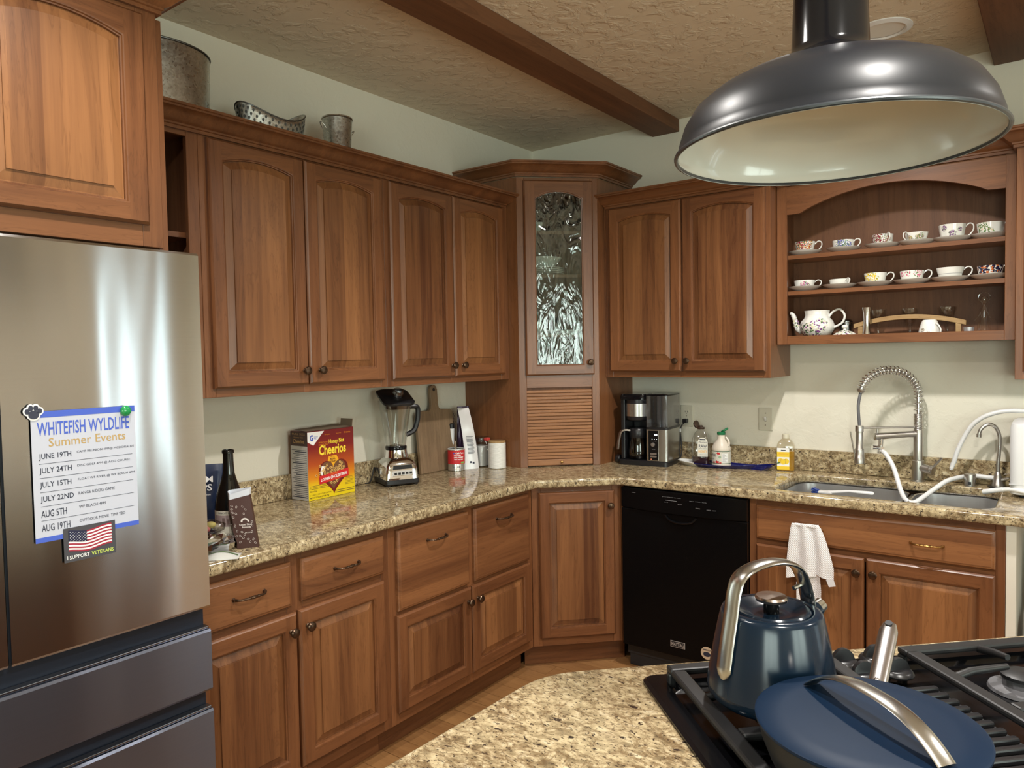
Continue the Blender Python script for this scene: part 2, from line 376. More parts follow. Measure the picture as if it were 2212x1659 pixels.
# ================================================================ cabinet parts
def arch_loop(x0, x1, z0, z1, rise, d, y, n=10):
    """inner opening inset by d: bottom left, bottom right, right spring, arch, left spring; z1 = top of arch"""
    w = (x1-x0)/2; xc = (x0+x1)/2; a, b = x0+d, x1-d
    if rise > 1e-5:
        R = (w*w+rise*rise)/(2*rise); zc = z1-R
        top = [(b+(a-b)*i/n, zc+math.sqrt(max((R-d)**2-(b+(a-b)*i/n-xc)**2, 0))) for i in range(n+1)]
    else: top = [(b+(a-b)*i/n, z1-d) for i in range(n+1)]
    return [(x, y, z) for x, z in [(a, z0+d), (b, z0+d)]+top]
def knob(parent, x, y, z, m=None):
    k = MB(); k.lathe([(.0085, 0), (.0085, -.002), (.006, -.004), (.0055, -.012), (.010, -.015), (.0155, -.019), (.016, -.023), (.013, -.027), (.006, -.029), (.0005, -.0295)], 20, (x, y, z), axis='y', cap1=False)
    return k.build('knob', m or BRONZE, parent)
def pull(parent, x, y, z, L=.105, m=None):
    k = MB(); pa = []; ra = []
    for i in range(41):
        s = i/40; u = (s-.5)*2; dy = .024*(1-abs(u)**6)+.003; pa.append((x+u*L/2, y-dy, z))
        r = .0036+.0022*math.exp(-(u/.16)**2)+.0016*(math.exp(-((abs(u)-.30)/.05)**2))+.0012*math.exp(-((abs(u)-.95)/.06)**2); ra.append(r)
    k.tube(pa, ra, 8)
    for sgn in (-1, 1): k.lathe([(.0065, 0), (.0055, -.004), (.004, -.010)], 10, (x+sgn*L/2, y, z), axis='y')
    return k.build('pull_handle', m or BRONZE, parent)
def door(parent, x0, x1, z0, z1, rise=0.0, kn=None, t=.02, sw=.058, tr=.06, br=.058, y=0.0, glass=False, name='door'):
    e = .007; ix0, ix1, iz0, iz1 = x0+sw, x1-sw, z0+br, z1-tr; f = y-t
    m = MB()
    def rc(d, yy): return [(x0+d, yy, z0+d), (x1-d, yy, z0+d), (x1-d, yy, z1-d), (x0+d, yy, z1-d)]
    m.loft([rc(0, y), rc(0, f+.008), rc(.003, f+.004), rc(.004, f+.003), rc(e, f)], mis=[1, 0, 1, 0])
    m.poly(rc(0, y)[::-1] if not glass else [], 0) if not glass else None
    fy = f
    m.poly([(x0+e, fy, z0+e), (ix0, fy, z0+e), (ix0, fy, z1-e), (x0+e, fy, z1-e)], 0)
    m.poly([(ix1, fy, z0+e), (x1-e, fy, z0+e), (x1-e, fy, z1-e), (ix1, fy, z1-e)], 0)
    m.poly([(ix0, fy, z0+e), (ix1, fy, z0+e), (ix1, fy, iz0), (ix0, fy, iz0)], 1)
    lp = arch_loop(ix0, ix1, iz0, iz1, rise, 0, fy); top = lp[2:]
    for i in range(len(top)-1):
        a, b = top[i], top[i+1]; m.poly([(b[0], fy, b[2]), (a[0], fy, a[2]), (a[0], fy, z1-e), (b[0], fy, z1-e)], 1)
    A = lambda d, yy: arch_loop(ix0, ix1, iz0, iz1, rise, d, yy)
    m.loft([A(0, f), A(.003, f+.001), A(.005, f+.005), A(.008, f+.006), A(.008, f+(.016 if glass else .0135))], mi=0)
    if glass: m.loft([A(.008, f+.016), A(.008, y)], mi=0); m.loft([rc4 for rc4 in (A(.008, y),)]+[A(0, y)], mi=0)
    o = m.build(name, [WV, WH], parent, smooth=28)
    if glass:
        g = MB(); g.loft([A(.006, f+.010), A(.006, f+.014)], cap0=True, cap1=True); g.build('glass_pane', RIPPLE, o, smooth=0)
    else:
        p = MB(); p.loft([A(.0085, f+.0130), A(.012, f+.0130), A(.036, f+.0052), A(.0375, f+.0052), A(.0375, f+.0012)], cap1=True)
        p.build('raised_panel', WP, o, smooth=9)
    if kn: knob(o, kn[0], f, kn[1])
    return o
def drawer(parent, x0, x1, z0, z1, pl=None, t=.02, y=0.0, name='drawer', pm=None):
    f = y-t; m = MB()
    def rc(d, yy): return [(x0+d, yy, z0+d), (x1-d, yy, z0+d), (x1-d, yy, z1-d), (x0+d, yy, z1-d)]
    m.loft([rc(0, y), rc(0, f+.009), rc(.003, f+.005), rc(.006, f+.004), rc(.012, f)], cap0=True, cap1=True)
    o = m.build(name, WPH, parent, smooth=28)
    if pl: pull(o, pl[0], f, pl[1], m=pm)
    return o
def frame(parent, w, z0, z1, stiles, rails, t=.019, name='face_frame', y=0):
    """stiles: (x0,x1), rails: (x0,x1,z0,z1)"""
    m = MB()
    for a, b in stiles: m.box(a, b, y, y+t, z0, z1, 0)
    for a, b, c, d in rails: m.box(a, b, y+.0005, y+t, c, d, 1)
    return m.build(name, [WV, WH], parent, smooth=0, bevel=.0012, seg=1)
def carcass(parent, w, d, z0, z1, y=.019, open_front=False, back=True, mats=None, name='carcass', top=True, bottom=True):
    m = MB(); t = .016
    if not open_front: m.box(.001, w-.001, y+.0005, d, z0, z1)
    else:
        m.box(0, t, y, d, z0, z1); m.box(w-t, w, y, d, z0, z1)
        if top: m.box(t, w-t, y, d, z1-t, z1)
        if bottom: m.box(t, w-t, y, d, z0, z0+t)
        if back: m.box(t, w-t, d-.008, d, z0+(t if bottom else 0), z1-(t if top else 0))
    return m.build(name, mats or WV, parent, smooth=0)
ZB, ZT = 1.372, 2.262
CROWN = [(0, 0), (.011, 0), (.011, .010), (.016, .012), (.016, .018), (.022, .021), (.030, .026), (.040, .036), (.052, .046), (.064, .051), (.068, .052), (.068, .058), (.073, .060), (.073, .068), (0, .068)]
def crown(name, label, path, zb, cat='molding'):
    o = sweep(path, [(a, zb+b) for a, b in CROWN]).build(name, WH, smooth=30); return tag(o, label, cat)
R90 = PI/2
# ---- open cubby next to the fridge
t = thing('open_cubby_cabinet', 'narrow open upper cabinet with one shelf between fridge panel and arched doors', 'cabinet', (.305, -2.618, 0), R90)
W = .265
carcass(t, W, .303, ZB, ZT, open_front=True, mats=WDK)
frame(t, W, ZB, ZT, [(0, .03), (W-.04, W)], [(.03, W-.04, ZT-.03, ZT), (.03, W-.04, ZB, ZB+.03)])
m = MB(); m.box(.017, W-.017, .03, .293, 1.905, 1.923); m.build('shelf', WH, t, smooth=0)
can = thing('paint_pail', 'grey metal pail with wire bail on the shelf of the open cubby', 'pail', (.17, -2.52, 1.923))
m = MB(); m.lathe([(.062, 0), (.066, .003), (.064, .008), (.064, .150), (.067, .155), (.067, .162), (.062, .162), (.061, .155), (.060, .012)], 32); m.build('can_body', GALV, can)
m = MB(); m.tube([(.066*math.cos(a), .066*math.sin(a)*.35, .150+.055*math.sin(a)) for a in [PI*i/16 for i in range(17)]], .0016, 6); m.build('bail_handle', SATIN, can)
# ---- left upper cabinets
def upper(name, label, loc, rot, w, doors, depth=.303, z0=ZB, z1=ZT, extra=()):
    t = thing(name, label, 'cabinet', loc, rot); carcass(t, w, depth, z0, z1)
    xs = [0]+[d for q in doors for d in q[:2]]+[w]
    st = [(0, doors[0][0]+.012), (doors[-1][1]-.012, w)]+[(a[1]-.012, b[0]+.012) for a, b in zip(doors, doors[1:])]
    frame(t, w, z0, z1, st, [(st[0][1], st[1][0], z0, z0+.042), (st[0][1], st[1][0], z1-.032, z1)])
    for (a, b, kx) in doors: door(t, a, b, z0+.030, z1-.020, rise=.024, kn=(kx, z0+.082), tr=.043, sw=.048, br=.050)
    return t
Y0 = -2.352
upper('wall_cabinet', 'two door arched upper cabinet beside the open cubby', (.305, Y0, 0), R90, .825, [(-2.327-Y0, -1.942-Y0, -1.942-Y0-.022), (-1.937-Y0, -1.550-Y0, -1.937-Y0+.045)])
Y0 = -1.526
upper('wall_cabinet', 'two door arched upper cabinet next to the tall corner cabinet, above the cutting board', (.305, Y0, 0), R90, .857, [(-1.503-Y0, -1.107-Y0, -1.107-Y0-.022), (-1.102-Y0, -.722-Y0, -1.102-Y0+.045)])
crown('crown_molding', 'dark cherry crown molding along the top of the long upper cabinet run under the metal tubs', [(.305, -2.616), (.305, -.700), (.250, -.700)], 2.247)
# ---- cabinet over the fridge
t = thing('fridge_cabinet', 'deep cherry cabinet with arched doors above the fridge', 'cabinet', (.62, -3.580, 0), R90)
W = .934; carcass(t, W, .618, 1.81, 2.47); frame(t, W, 1.81, 2.47, [(0, .055), (W-.055, W), (.445, .489)], [(.055, .445, 1.81, 1.878), (.489, W-.055, 1.81, 1.878), (.055, .445, 2.41, 2.47), (.489, W-.055, 2.41, 2.47)])
door(t, .030, .460, 1.867, 2.425, rise=.028, kn=(.435, 1.92), tr=.046, sw=.055, br=.05); door(t, .464, .892, 1.867, 2.425, rise=.028, kn=(.490, 1.92), tr=.046, sw=.055, br=.05)
crown('crown_molding', 'crown molding topping the deep cabinet above the fridge', [(.62, -3.58), (.62, -2.6455), (.02, -2.6455)], 2.44)
m = MB(); m.box(.001, .595, -2.6445, -2.6195, 0, 2.439); tag(m.build('end_panel', WV, smooth=0), 'tall cherry end panel standing between the fridge and the counter', 'panel')
# ---- right upper cabinet
upper('wall_cabinet', 'two door arched upper cabinet above the coffee maker', (.680, -.305, 0), 0, .851, [(.704-.68, 1.101-.68, 1.101-.68-.025), (1.108-.68, 1.510-.68, 1.108-.68+.028)])
crown('crown_molding', 'stepped crown molding over the coffee maker cabinet and the teacup shelves', [(.690, -.250), (.690, -.305), (1.531, -.305), (1.531, -.22), (2.452, -.22), (2.452, -.305), (3.15, -.305), (3.15, -.02)], 2.247)
m = MB(); m.box(.6665, .6795, -.300, -.002, ZB, ZT); tag(m.build('filler_strip', WV, smooth=0), 'thin filler strip between the tall corner cabinet and the coffee maker cabinet', 'trim')
# ---- teacup shelf unit
XS = 1.533; t = thing('teacup_shelf_unit', 'open cherry shelf unit with arched valance holding teacups above the sink', 'shelf', (XS, -.22, 0)); W = .915
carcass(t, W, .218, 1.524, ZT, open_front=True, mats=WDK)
frame(t, W, 1.524, ZT, [(0, .045), (W-.035, W)], [(.045, W-.035, 1.524, 1.563)])
m = MB(); a0, a1 = .045, W-.035; n = 28; pts = []
for i in range(n+1):
    s = i/n; x = a0+(a1-a0)*s; u = (x-(a0+a1)/2)/((a1-a0)/2)
    z = 2.118 if abs(u) > .86 else 2.118+.085*(math.cos(u/.86*PI/2))**.8
    pts.append((x, z))
for i in range(n):
    (xa, za), (xb, zb) = pts[i], pts[i+1]
    m.add([(xa, .001, za), (xb, .001, zb), (xb, .001, ZT-.016), (xa, .001, ZT-.016), (xa, .019, za), (xb, .019, zb), (xb, .019, ZT-.016), (xa, .019, ZT-.016)], [(0, 1, 2, 3), (4, 7, 6, 5), (0, 4, 5, 1)])
m.build('arched_valance', WH, t, smooth=30)
for z in (1.915, 1.751):
    m = MB(); m.box(.017, W-.017, .021, .209, z, z+.018); m.build('shelf', WH, t, smooth=0)
upper('wall_cabinet', 'arched upper cabinet right of the teacup shelves', (2.452, -.305, 0), 0, .70, [(.025, .345, .32), (.352, .675, .375)])
# ---- tall corner cabinet standing on the counter
t = thing('corner_cabinet', 'tall diagonal corner cabinet with glass door and tambour roll front', 'cabinet')
D_, S_ = .666, .365; ZC = .914
m = MB(); th = .016
m.box(.001, S_-.001, -D_+.0005, -D_+th, ZC, 2.40); m.build('side_panel', WV, t, smooth=0)
m = MB(); m.box(D_-th, D_-.0005, -S_+.001, -.001, ZC, 2.40); m.build('side_panel', WV, t, smooth=0)
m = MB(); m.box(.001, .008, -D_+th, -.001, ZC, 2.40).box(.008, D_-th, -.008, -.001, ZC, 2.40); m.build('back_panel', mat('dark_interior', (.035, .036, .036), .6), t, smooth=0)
penta = [(.009, -D_+th+.001), (S_-.01, -D_+th+.001), (D_-th-.001, -S_+.01), (D_-th-.001, -.009), (.009, -.009)]
for nm, z in (('top_panel', 2.384), ('shelf', 2.118), ('shelf', 1.895), ('shelf', 1.587), ('shelf', 1.355)):
    q = penta if nm == 'top_panel' else [(.009, -D_+th+.001), (S_-.03, -D_+th+.001), (D_-th-.001, -S_+.03), (D_-th-.001, -.009), (.009, -.009)]
    m = MB(); m.prism(q, z, z+.016); m.build(nm, WH, t, smooth=0)
dg = thing('tmp', '', ''); dg.location = (S_, -D_, 0); dg.rotation_euler = (0, 0, PI/4); LD = (D_-S_)*math.sqrt(2)
def dpart(o): o.parent = t; o.location = dg.location; o.rotation_euler = (0, 0, PI/4); return o
o = frame(None, LD, ZC, 2.40, [(.001, .040), (LD-.040, LD-.001)], [(.040, LD-.040, 2.33, 2.40), (.040, LD-.040, 1.325, 1.405)]); dpart(o)
o = door(None, .036, .400-.004, 1.389, 2.384, rise=.038, kn=(.372, 1.453), sw=.053, tr=.052, br=.048, glass=True); dpart(o)
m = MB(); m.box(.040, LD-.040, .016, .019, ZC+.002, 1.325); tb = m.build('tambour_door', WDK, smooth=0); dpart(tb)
zz = .921
sl = MB(); hw = (LD-.080)/2-.001; pr = [(.0, .0), (.0, .0152), (-.0036, .0150), (-.0052, .0130), (-.0052, .0030), (-.0036, .0004)]
sl.loft([[(-hw, a, b) for a, b in pr], [(hw, a, b) for a, b in pr]], cap0=True, cap1=True)
m = MB(); m.box(.041, LD-.041, .004, .0155, zz, zz+.030); m.build('bottom_rail', WTAM, tb, smooth=0, bevel=.002)
k = MB(); k.lathe([(.004, 0), (.003, -.006), (.007, -.010), (.0065, -.014), (.001, -.016)], 14, (LD/2+.005, .004, zz+.016), axis='y', cap1=False); k.build('knob', BRASS, tb)
zz += .0315; first = None
while zz < 1.305:
    if first is None: o = sl.build('tambour_slat', WTAM, tb, (LD/2, .0145, zz), smooth=0); first = o
    else:
        o = first.copy(); COL.objects.link(o); o.parent = tb; o.location = (LD/2, .0145, zz)
    zz += .0172
bpy.data.objects.remove(dg)
crown('crown_molding', 'three sided crown molding capping the tall corner cabinet', [(.002, -D_), (S_, -D_), (D_, -S_), (D_, -.002)], 2.402)
# ---- base cabinets
ZK, ZF = .115, .873
def base(name, label, loc, rot, w, drs, dws, depth=.605, stl=None, kick=True, pm=None, hollow=False):
    t = thing(name, label, 'cabinet', loc, rot); carcass(t, w, depth, ZK, ZF, open_front=hollow, top=not hollow)
    zm = [d[2] for d in dws]; m_ = []
    st = stl or [(0, .03), (w-.03, w)]
    frame(t, w, ZK, ZF, st, [(a[1], b[0], c, d) for a, b in zip(st, st[1:]) for c, d in ((ZK, ZK+.055), (ZF-.035, ZF), (dws[0][2]-.04, dws[0][2]+.012))])
    for (a, b, c, d, kx) in drs: door(t, a, b, c, d, kn=(kx, d-.057) if kx else None, sw=.044, tr=.048, br=.043)
    for (a, b, c, d, pl) in dws: drawer(t, a, b, c, d, pl, pm=pm)
    if kick:
        m = MB(); m.box(0, w, .075, .093, .001, ZK-.001); m.build('toe_kick', WH, t, smooth=0)
    return t
Y0 = -2.617
base('base_cabinet', 'base cabinet with two shallow drawers over two doors beside the fridge', (.61, Y0, 0), R90, .782,
     [(.006, -2.252-Y0, .160, .680, -2.252-Y0-.025), (-2.243-Y0, -1.868-Y0, .160, .682, -2.243-Y0+.03)],
     [(.006, -2.268-Y0, .703, .848, (-2.425-Y0, .783)), (-2.230-Y0, -1.865-Y0, .709, .848, (-2.045-Y0, .785))], stl=[(0, .02), (-2.268-Y0-.012, -2.230-Y0+.012), (.745, .782)])
Y0 = -1.834
base('base_cabinet', 'base cabinet with two deep drawers over two short doors below the blender', (.61, Y0, 0), R90, .915,
     [(-1.806-Y0, -1.381-Y0, .160, .530, -1.381-Y0-.025), (-1.374-Y0, -.955-Y0, .160, .530, -1.374-Y0+.03)],
     [(-1.797-Y0, -1.388-Y0, .545, .852, (-1.590-Y0, .785)), (-1.354-Y0, -.957-Y0, .545, .855, (-1.155-Y0, .785))], stl=[(0, .04), (-1.388-Y0-.012, -1.354-Y0+.012), (.885, .915)])
DB = .918; LB = (DB-.61)*math.sqrt(2)
t = thing('corner_base_cabinet', 'diagonal corner base cabinet with a single tall door beside the dishwasher', 'cabinet', (.61, -DB, 0), PI/4)
m = MB(); m.prism([(0.001, -DB+.001), (.596, -DB+.001), (.904, -.596+.0), (.904, -.001), (.001, -.001)], ZK, ZF); o = m.build('carcass', WV, t, smooth=0); o.matrix_parent_inverse = (Matrix.Translation((.61, -DB, 0)) @ Matrix.Rotation(PI/4, 4, 'Z')).inverted()
frame(t, LB, ZK, ZF, [(0.0005, .045), (LB-.045, LB-.0005)], [(.045, LB-.045, ZK, ZK+.055), (.045, LB-.045, ZF-.035, ZF)])
door(t, .033, .399, .155, .850, kn=(.374, .778), sw=.046, tr=.047, br=.047)
m = MB(); m.box(-.031, LB+.031, .075, .093, .001, ZK-.001); m.build('toe_kick', WH, t, smooth=0)
m = MB(); m.box(.9185, .9345, -.61, -.02, ZK, ZF); tag(m.build('filler_strip', WV, smooth=0), 'narrow cherry filler strip at the side of the black dishwasher', 'trim')
X0 = 1.536
base('sink_base_cabinet', 'sink base cabinet with one wide false drawer over two doors', (X0, -.61, 0), 0, .909,
     [(1.568-X0, 1.989-X0, .160, .684, 1.989-X0-.025), (1.996-X0, 2.416-X0, .160, .686, 1.996-X0+.028)],
     [(1.568-X0, 2.416-X0, .707, .848, (2.203-X0, .771))], depth=.59, pm=BRASS, hollow=True)
for o in list(bpy.data.objects):
    if o.type == 'MESH' and o.parent and o.parent.name.startswith('drawer') and o.parent.parent and o.parent.parent.name == 'sink_base_cabinet':
        pull(o.parent, 1.782-X0, -.02, .771, m=BRASS); break
m = MB(); m.box(2.4465, 2.476, -.605, -.002, 0, ZF); struct(m.build('trim_3', PLAIN, smooth=0))
# ================================================================ counter, sink
SX0, SX1, SY0, SY1 = 1.615, 2.405, -.575, -.115
outer = [(.002, -2.617), (.648, -2.617), (.648, -.934), (.934, -.648), (3.15, -.648), (3.15, -.002), (.002, -.002)]
ct = curve_slab('countertop', outer, [rrect(SX0, SX1, SY0, SY1, .07)[::-1]], .874, .914, .010, GR)
tag(ct, 'speckled gold granite countertop running along both walls with a sink cutout', 'countertop')
m = MB(); m.box(.002, .022, -2.617, -.668, .9145, 1.016); m.build('backsplash', GR, ct, smooth=0, bevel=.002)
m = MB(); m.box(.668, 3.15, -.022, -.002, .9145, 1.016); m.build('backsplash', GR, ct, smooth=0, bevel=.002)
sk = thing('kitchen_sink', 'double bowl stainless undermount sink', 'sink', (0, 0, 0))
m = MB()
for x0, x1 in ((SX0-.008, 2.078), (2.098, SX1+.008)):
    def lp(d, z, r): return [(x, y, z) for x, y in rrect(x0+d, x1-d, SY0-.008+d, SY1+.008-d, r, 6)]
    m.loft([lp(0, .8735, .075), lp(.004, .870, .072), lp(.008, .80, .07), lp(.014, .715, .066), lp(.03, .695, .05), lp(.06, .690, .03)], cap1=True)
    cx = (x0+x1)/2; m.lathe([(.045, .6905), (.040, .6935), (.028, .692), (.0005, .690)], 20, (cx, -.30, 0), mi=1, cap0=False)
m.loft([[(x, y, .8735) for x, y in rrect(SX0-.03, SX1+.03, SY0-.03, SY1+.03, .09, 6)], [(x, y, .872) for x, y in rrect(SX0-.008, SX1+.008, SY0-.008, SY1+.008, .075, 6)]])
m.box(2.078, 2.098, SY0+.01, SY1-.01, .845, .862)
m.build('sink_bowls', [SINKM, SATIN], sk, smooth=40, recalc=True)
# ================================================================ refrigerator
FX, FY0 = .80, -3.566
fr = thing('refrigerator', 'large stainless french door refrigerator with two freezer drawers', 'refrigerator', (FX, FY0, 0), R90); W = .915
m = MB(); m.box(0, W, .062, .74, .03, 1.765); m.box(.05, W-.05, .08, .70, 0, .03); m.build('body', mat('fridge_side', (.055, .056, .06), .45), fr, smooth=0)
def slab(name, x0, x1, z0, z1, ma, bow=.0022, y1=.060):
    m = MB(); n = 14; lo = []
    for z in (z0, z0+.006, z1-.006, z1):
        e = .004 if z in (z0, z1) else 0
        L = [(x0+(x1-x0)*i/n, -bow*(1-(2*i/n-1)**2)+e, z) for i in range(n+1)]
        L = [(x0, .008, z)]+L+[(x1, .008, z), (x1, y1, z), (x0, y1, z)]
        lo.append(L)
    m.loft(lo, cap0=True, cap1=True); return m.build(name, ma, fr, smooth=30)
slab('door', .456, W, .847, 1.778, STEEL); slab('door', 0, .449, .847, 1.778, STEEL)
slab('freezer_drawer', 0, W, .624, .788, STEELD, .002); slab('freezer_drawer', 0, W, .09, .573, STEELD, .002)
m = MB(); m.box(.004, W-.004, .03, .0615, .789, .846).box(.004, W-.004, .03, .0615, .574, .623).box(.4495, .4555, .02, .0615, .85, 1.775); m.build('gasket_recess', GASKET, fr, smooth=0)
m = MB(); m.box(.002, W-.002, .006, .028, .789, .796).box(.002, W-.002, .006, .028, .574, .581); m.build('handle_lip', mat('lip_metal', (.25, .27, .32), .25, 1), fr, smooth=0, bevel=.002)
m = MB(); m.box(.02, W-.02, .05, .07, .02, .088); m.build('kick_grille', BLKM, fr, smooth=0)
# things on the fridge door (local frame: x right, z up, -y out of the door)
def on_door(name, label, cat, y, z): return thing(name, label, cat, (FX+.0062, y, z), R90)
po = on_door('event_poster', 'white poster of summer event dates with blue borders on the fridge door', 'poster', -3.057, 1.105)
PW, PH = .2245, .290
m = MB(); m.box(0, PW, -.0006, 0, 0, PH); m.build('paper', PAPER, po, smooth=0)
for b0, b1 in ((0, .011), (PH-.014, PH)):
    m = MB(); m.box(0, PW, -.0010, -.0007, b0, b1); m.build('border', INKB, po, smooth=0)
pf = lambda a, b: (a, -.0011, b)
m = MB(); m.text('WHITEFISH WYLDLIFE', .012, .236, .198, .030, pf, bold=.012); m.build('title_lettering', INKB, po, smooth=0, recalc=False)
m = MB(); m.text('Summer Events', .034, .2105, .166, .0195, pf); m.build('subtitle_lettering', GOLD, po, smooth=0, recalc=False)
rows = [('JUNE 19TH', 'CAMP REUNION 4PM@ MCDONALDS', .066, .128), ('JULY 24TH', 'DISC GOLF 4PM @ AOG COURSE', .066, .118), ('JULY 15TH', 'FLOAT WF RIVER @ WF BEACH 4PM', .064, .128), ('JULY 22ND', 'RANGE RIDERS GAME', .068, .080), ('AUG 5TH', 'WF BEACH 4PM', .052, .058), ('AUG 19TH', 'OUTDOOR MOVIE  TIME TBD', .058, .102)]
for i, (a, b, wa, wb) in enumerate(rows):
    z = .181-i*.0315; m = MB(); m.text(a, .013, z, wa, .0155, pf, bold=.006); m.text(b, .091, z+.008, wb, .0066, pf)
    if i < 5: m.box(.013, .215, -.0011, -.0009, z-.0075, z-.0067)
    m.build('event_line', INKD, po, smooth=0, recalc=False)
pw = on_door('paw_magnet', 'black and white paw print magnet holding the poster', 'magnet', -3.0508, 1.3925); pw.location.x += .0008
blobs = [(0, -.004, .0105, .0095), (-.0125, .0035, .0048, .006), (-.0055, .0105, .0048, .0062), (.0045, .0105, .0048, .0062), (.0120, .004, .0048, .006)]
m = MB(); mk = MB()
for i, (a, b, c, d) in enumerate(blobs):
    m.loft([[(a+(c+.0032)*math.cos(w), yy, b+(d+.0032)*math.sin(w)) for w in [2*PI*k/18 for k in range(18)]] for yy in (0, -.0016-i*.0001)], cap0=True, cap1=True)
    mk.loft([[(a+c*math.cos(w), yy, b+d*math.sin(w)) for w in [2*PI*k/18 for k in range(18)]] for yy in (-.0015, -.0026)], cap1=True)
m.build('white_border', WHT, pw, smooth=0); mk.build('pads', INKD, pw, smooth=0)
m = MB(); m.lathe([(.011, 0), (.013, -.003), (.0125, -.006), (.009, -.010), (.0005, -.0112)], 24, axis='y', cap1=False)
gm = on_door('glass_magnet', 'round green glass magnet on the corner of the poster', 'magnet', -2.8555, 1.3835); gm.location.x += .0012
m.build('glass_dome', mat('green_glass', (.02, .42, .12), .06, 0, .5, Transmission_Weight=.35), gm, smooth=70)
fl = on_door('flag_magnet', 'dark magnet with a waving striped flag and veterans slogan below the poster', 'magnet', -3.0018, 1.049); fl.location.x += .0013
FW, FH = .1125, .078
m = MB(); m.box(0, FW, -.0012, 0, 0, FH); m.build('backing', mat('magnet_grey', (.055, .055, .065), .5), fl, smooth=0)
wv = lambda x: .0035*math.sin((x-.012)/.095*2*PI*1.0+2.2)
m = MB(); n = 24; H0, H1 = .022, .070; hs = (H1-H0)/13
for s in range(13):
    for i in range(n):
        xa, xb = .010+.094*i/n, .010+.094*(i+1)/n; za, zb = H0+hs*s, H0+hs*(s+1)
        if s >= 6 and xb <= .049: continue
        m.poly([(xa, -.0016, za+wv(xa)), (xb, -.0016, za+wv(xb)), (xb, -.0016, zb+wv(xb)), (xa, -.0016, zb+wv(xa))], 0 if s % 2 == 0 else 1)
m.build('stripes', [mat('flag_red', (.32, .015, .04), .5), WHT], fl, smooth=0, recalc=False)
m = MB()
for i in range(10):
    xa, xb = .010+.039*i/10, .010+.039*(i+1)/10; m.poly([(xa, -.0016, H0+hs*6+wv(xa)), (xb, -.0016, H0+hs*6+wv(xb)), (xb, -.0016, H1+wv(xb)), (xa, -.0016, H1+wv(xa))], 0)
for r in range(7):
    for c in range(6):
        x = .0135+.0062*c+(.003 if r % 2 else 0); z = H0+hs*6.5+r*.0033+wv(x)
        m.poly([(x+.0011*math.cos(PI/2+k*2*PI/10)*(1 if k % 2 == 0 else .5), -.0019, z+.0011*math.sin(PI/2+k*2*PI/10)*(1 if k % 2 == 0 else .5)) for k in range(10)], 1)
m.v = [(x, y-.0003, z) for x, y, z in m.v]; m.build('star_field', [mat('flag_navy', (.012, .014, .05), .5), WHT], fl, smooth=0, recalc=False)
m = MB(); m.text('I SUPPORT', .006, .006, .048, .0085, lambda a, b: (a, -.0015, b), bold=.015); m.text('VETERANS', .058, .006, .049, .0085, lambda a, b: (a, -.0015, b), bold=.015, mi=1); m.build('slogan_lettering', [WHT, LIME], fl, smooth=0, recalc=False)
# ================================================================ dishwasher
dw = thing('dishwasher', 'black built in dishwasher between the corner cabinet and the sink', 'dishwasher', (.936, -.64, 0)); W = .598
m = MB(); m.box(.004, W-.004, .045, .60, .06, .868); m.build('tub', BLKM, dw, smooth=0)
m = MB(); m.box(0, W, 0, .044, .115, .770); m.build('door_panel', DWB, dw, smooth=0, bevel=.004)
m = MB(); n = 14; lo = []
for z in (.772, .776, .864, .868):
    e = .004 if z in (.772, .868) else 0
    lo.append([(W*i/n, -.010*(1-(2*i/n-1)**4)+e, z-.006*(1-(2*i/n-1)**2)*(1 if z < .8 else 0)) for i in range(n+1)]+[(W, .044, z), (0, .044, z)])
m.loft(lo, cap0=True, cap1=True); m.build('control_panel', DWB, dw, smooth=30)
m = MB(); m.tube(spline([(W/2-.075, -.002, .760), (W/2-.05, -.006, .738), (W/2, -.007, .730), (W/2+.05, -.006, .738), (W/2+.075, -.002, .760)], 5), .005, 8); m.build('pocket_handle', BLKG, dw)
m = MB(); m.box(.012, W-.012, .05, .062, .003, .113); m.build('toe_panel', BLKM, dw, smooth=0)
df = lambda a, b: (a, -.0112, b)
for (tx, a, b, c, d) in (('press & hold to start', .215, .842, .09, .004), ('heat dry', .225, .818, .018, .004), ('sani rinse', .29, .815, .02, .004), ('start  select  cycle', .345, .835, .08, .004), ('rinse', .375, .806, .02, .005), ('auto', .425, .804, .02, .005), ('quick', .452, .804, .016, .005), ('delay', .06, .846, .02, .004)):
    m = MB(); m.text(tx, a, b, c, d, df); m.build('panel_lettering', GREYP, dw, smooth=0, recalc=False)
m = MB(); m.box(.23, .285, -.0112, -.0108, .829, .8305); m.build('panel_line', GREYP, dw, smooth=0)
m = MB(); m.box(.245, .315, -.0015, -.0002, .158, .186, 0).box(.247, .313, -.0018, -.0014, .160, .184, 1); m.text('MAYTAG', .2505, .1645, .059, .015, lambda a, b: (a, -.0021, b), bold=.02); m.build('badge', [mat('badge_silver', (.55, .52, .50), .4, .3), BLKM], dw, smooth=0)
m = MB(); m.lathe([(.028, -.0004), (.028, -.0012), (.0005, -.0013)], 32, (.418, 0, .165), axis='y', mi=0, cap1=False); m.text('AMERICA', .400, .176, .036, .007, lambda a, b: (a, -.0017, b), mi=1, bold=.02)
m.poly([(.418+.017*math.cos(2*PI*k/24), -.0016, .160+.011*math.sin(2*PI*k/24)) for k in range(24)], 1); m.build('round_sticker', [mat('sticker_cream', (.60, .48, .34), .6), INKD], dw, smooth=0)
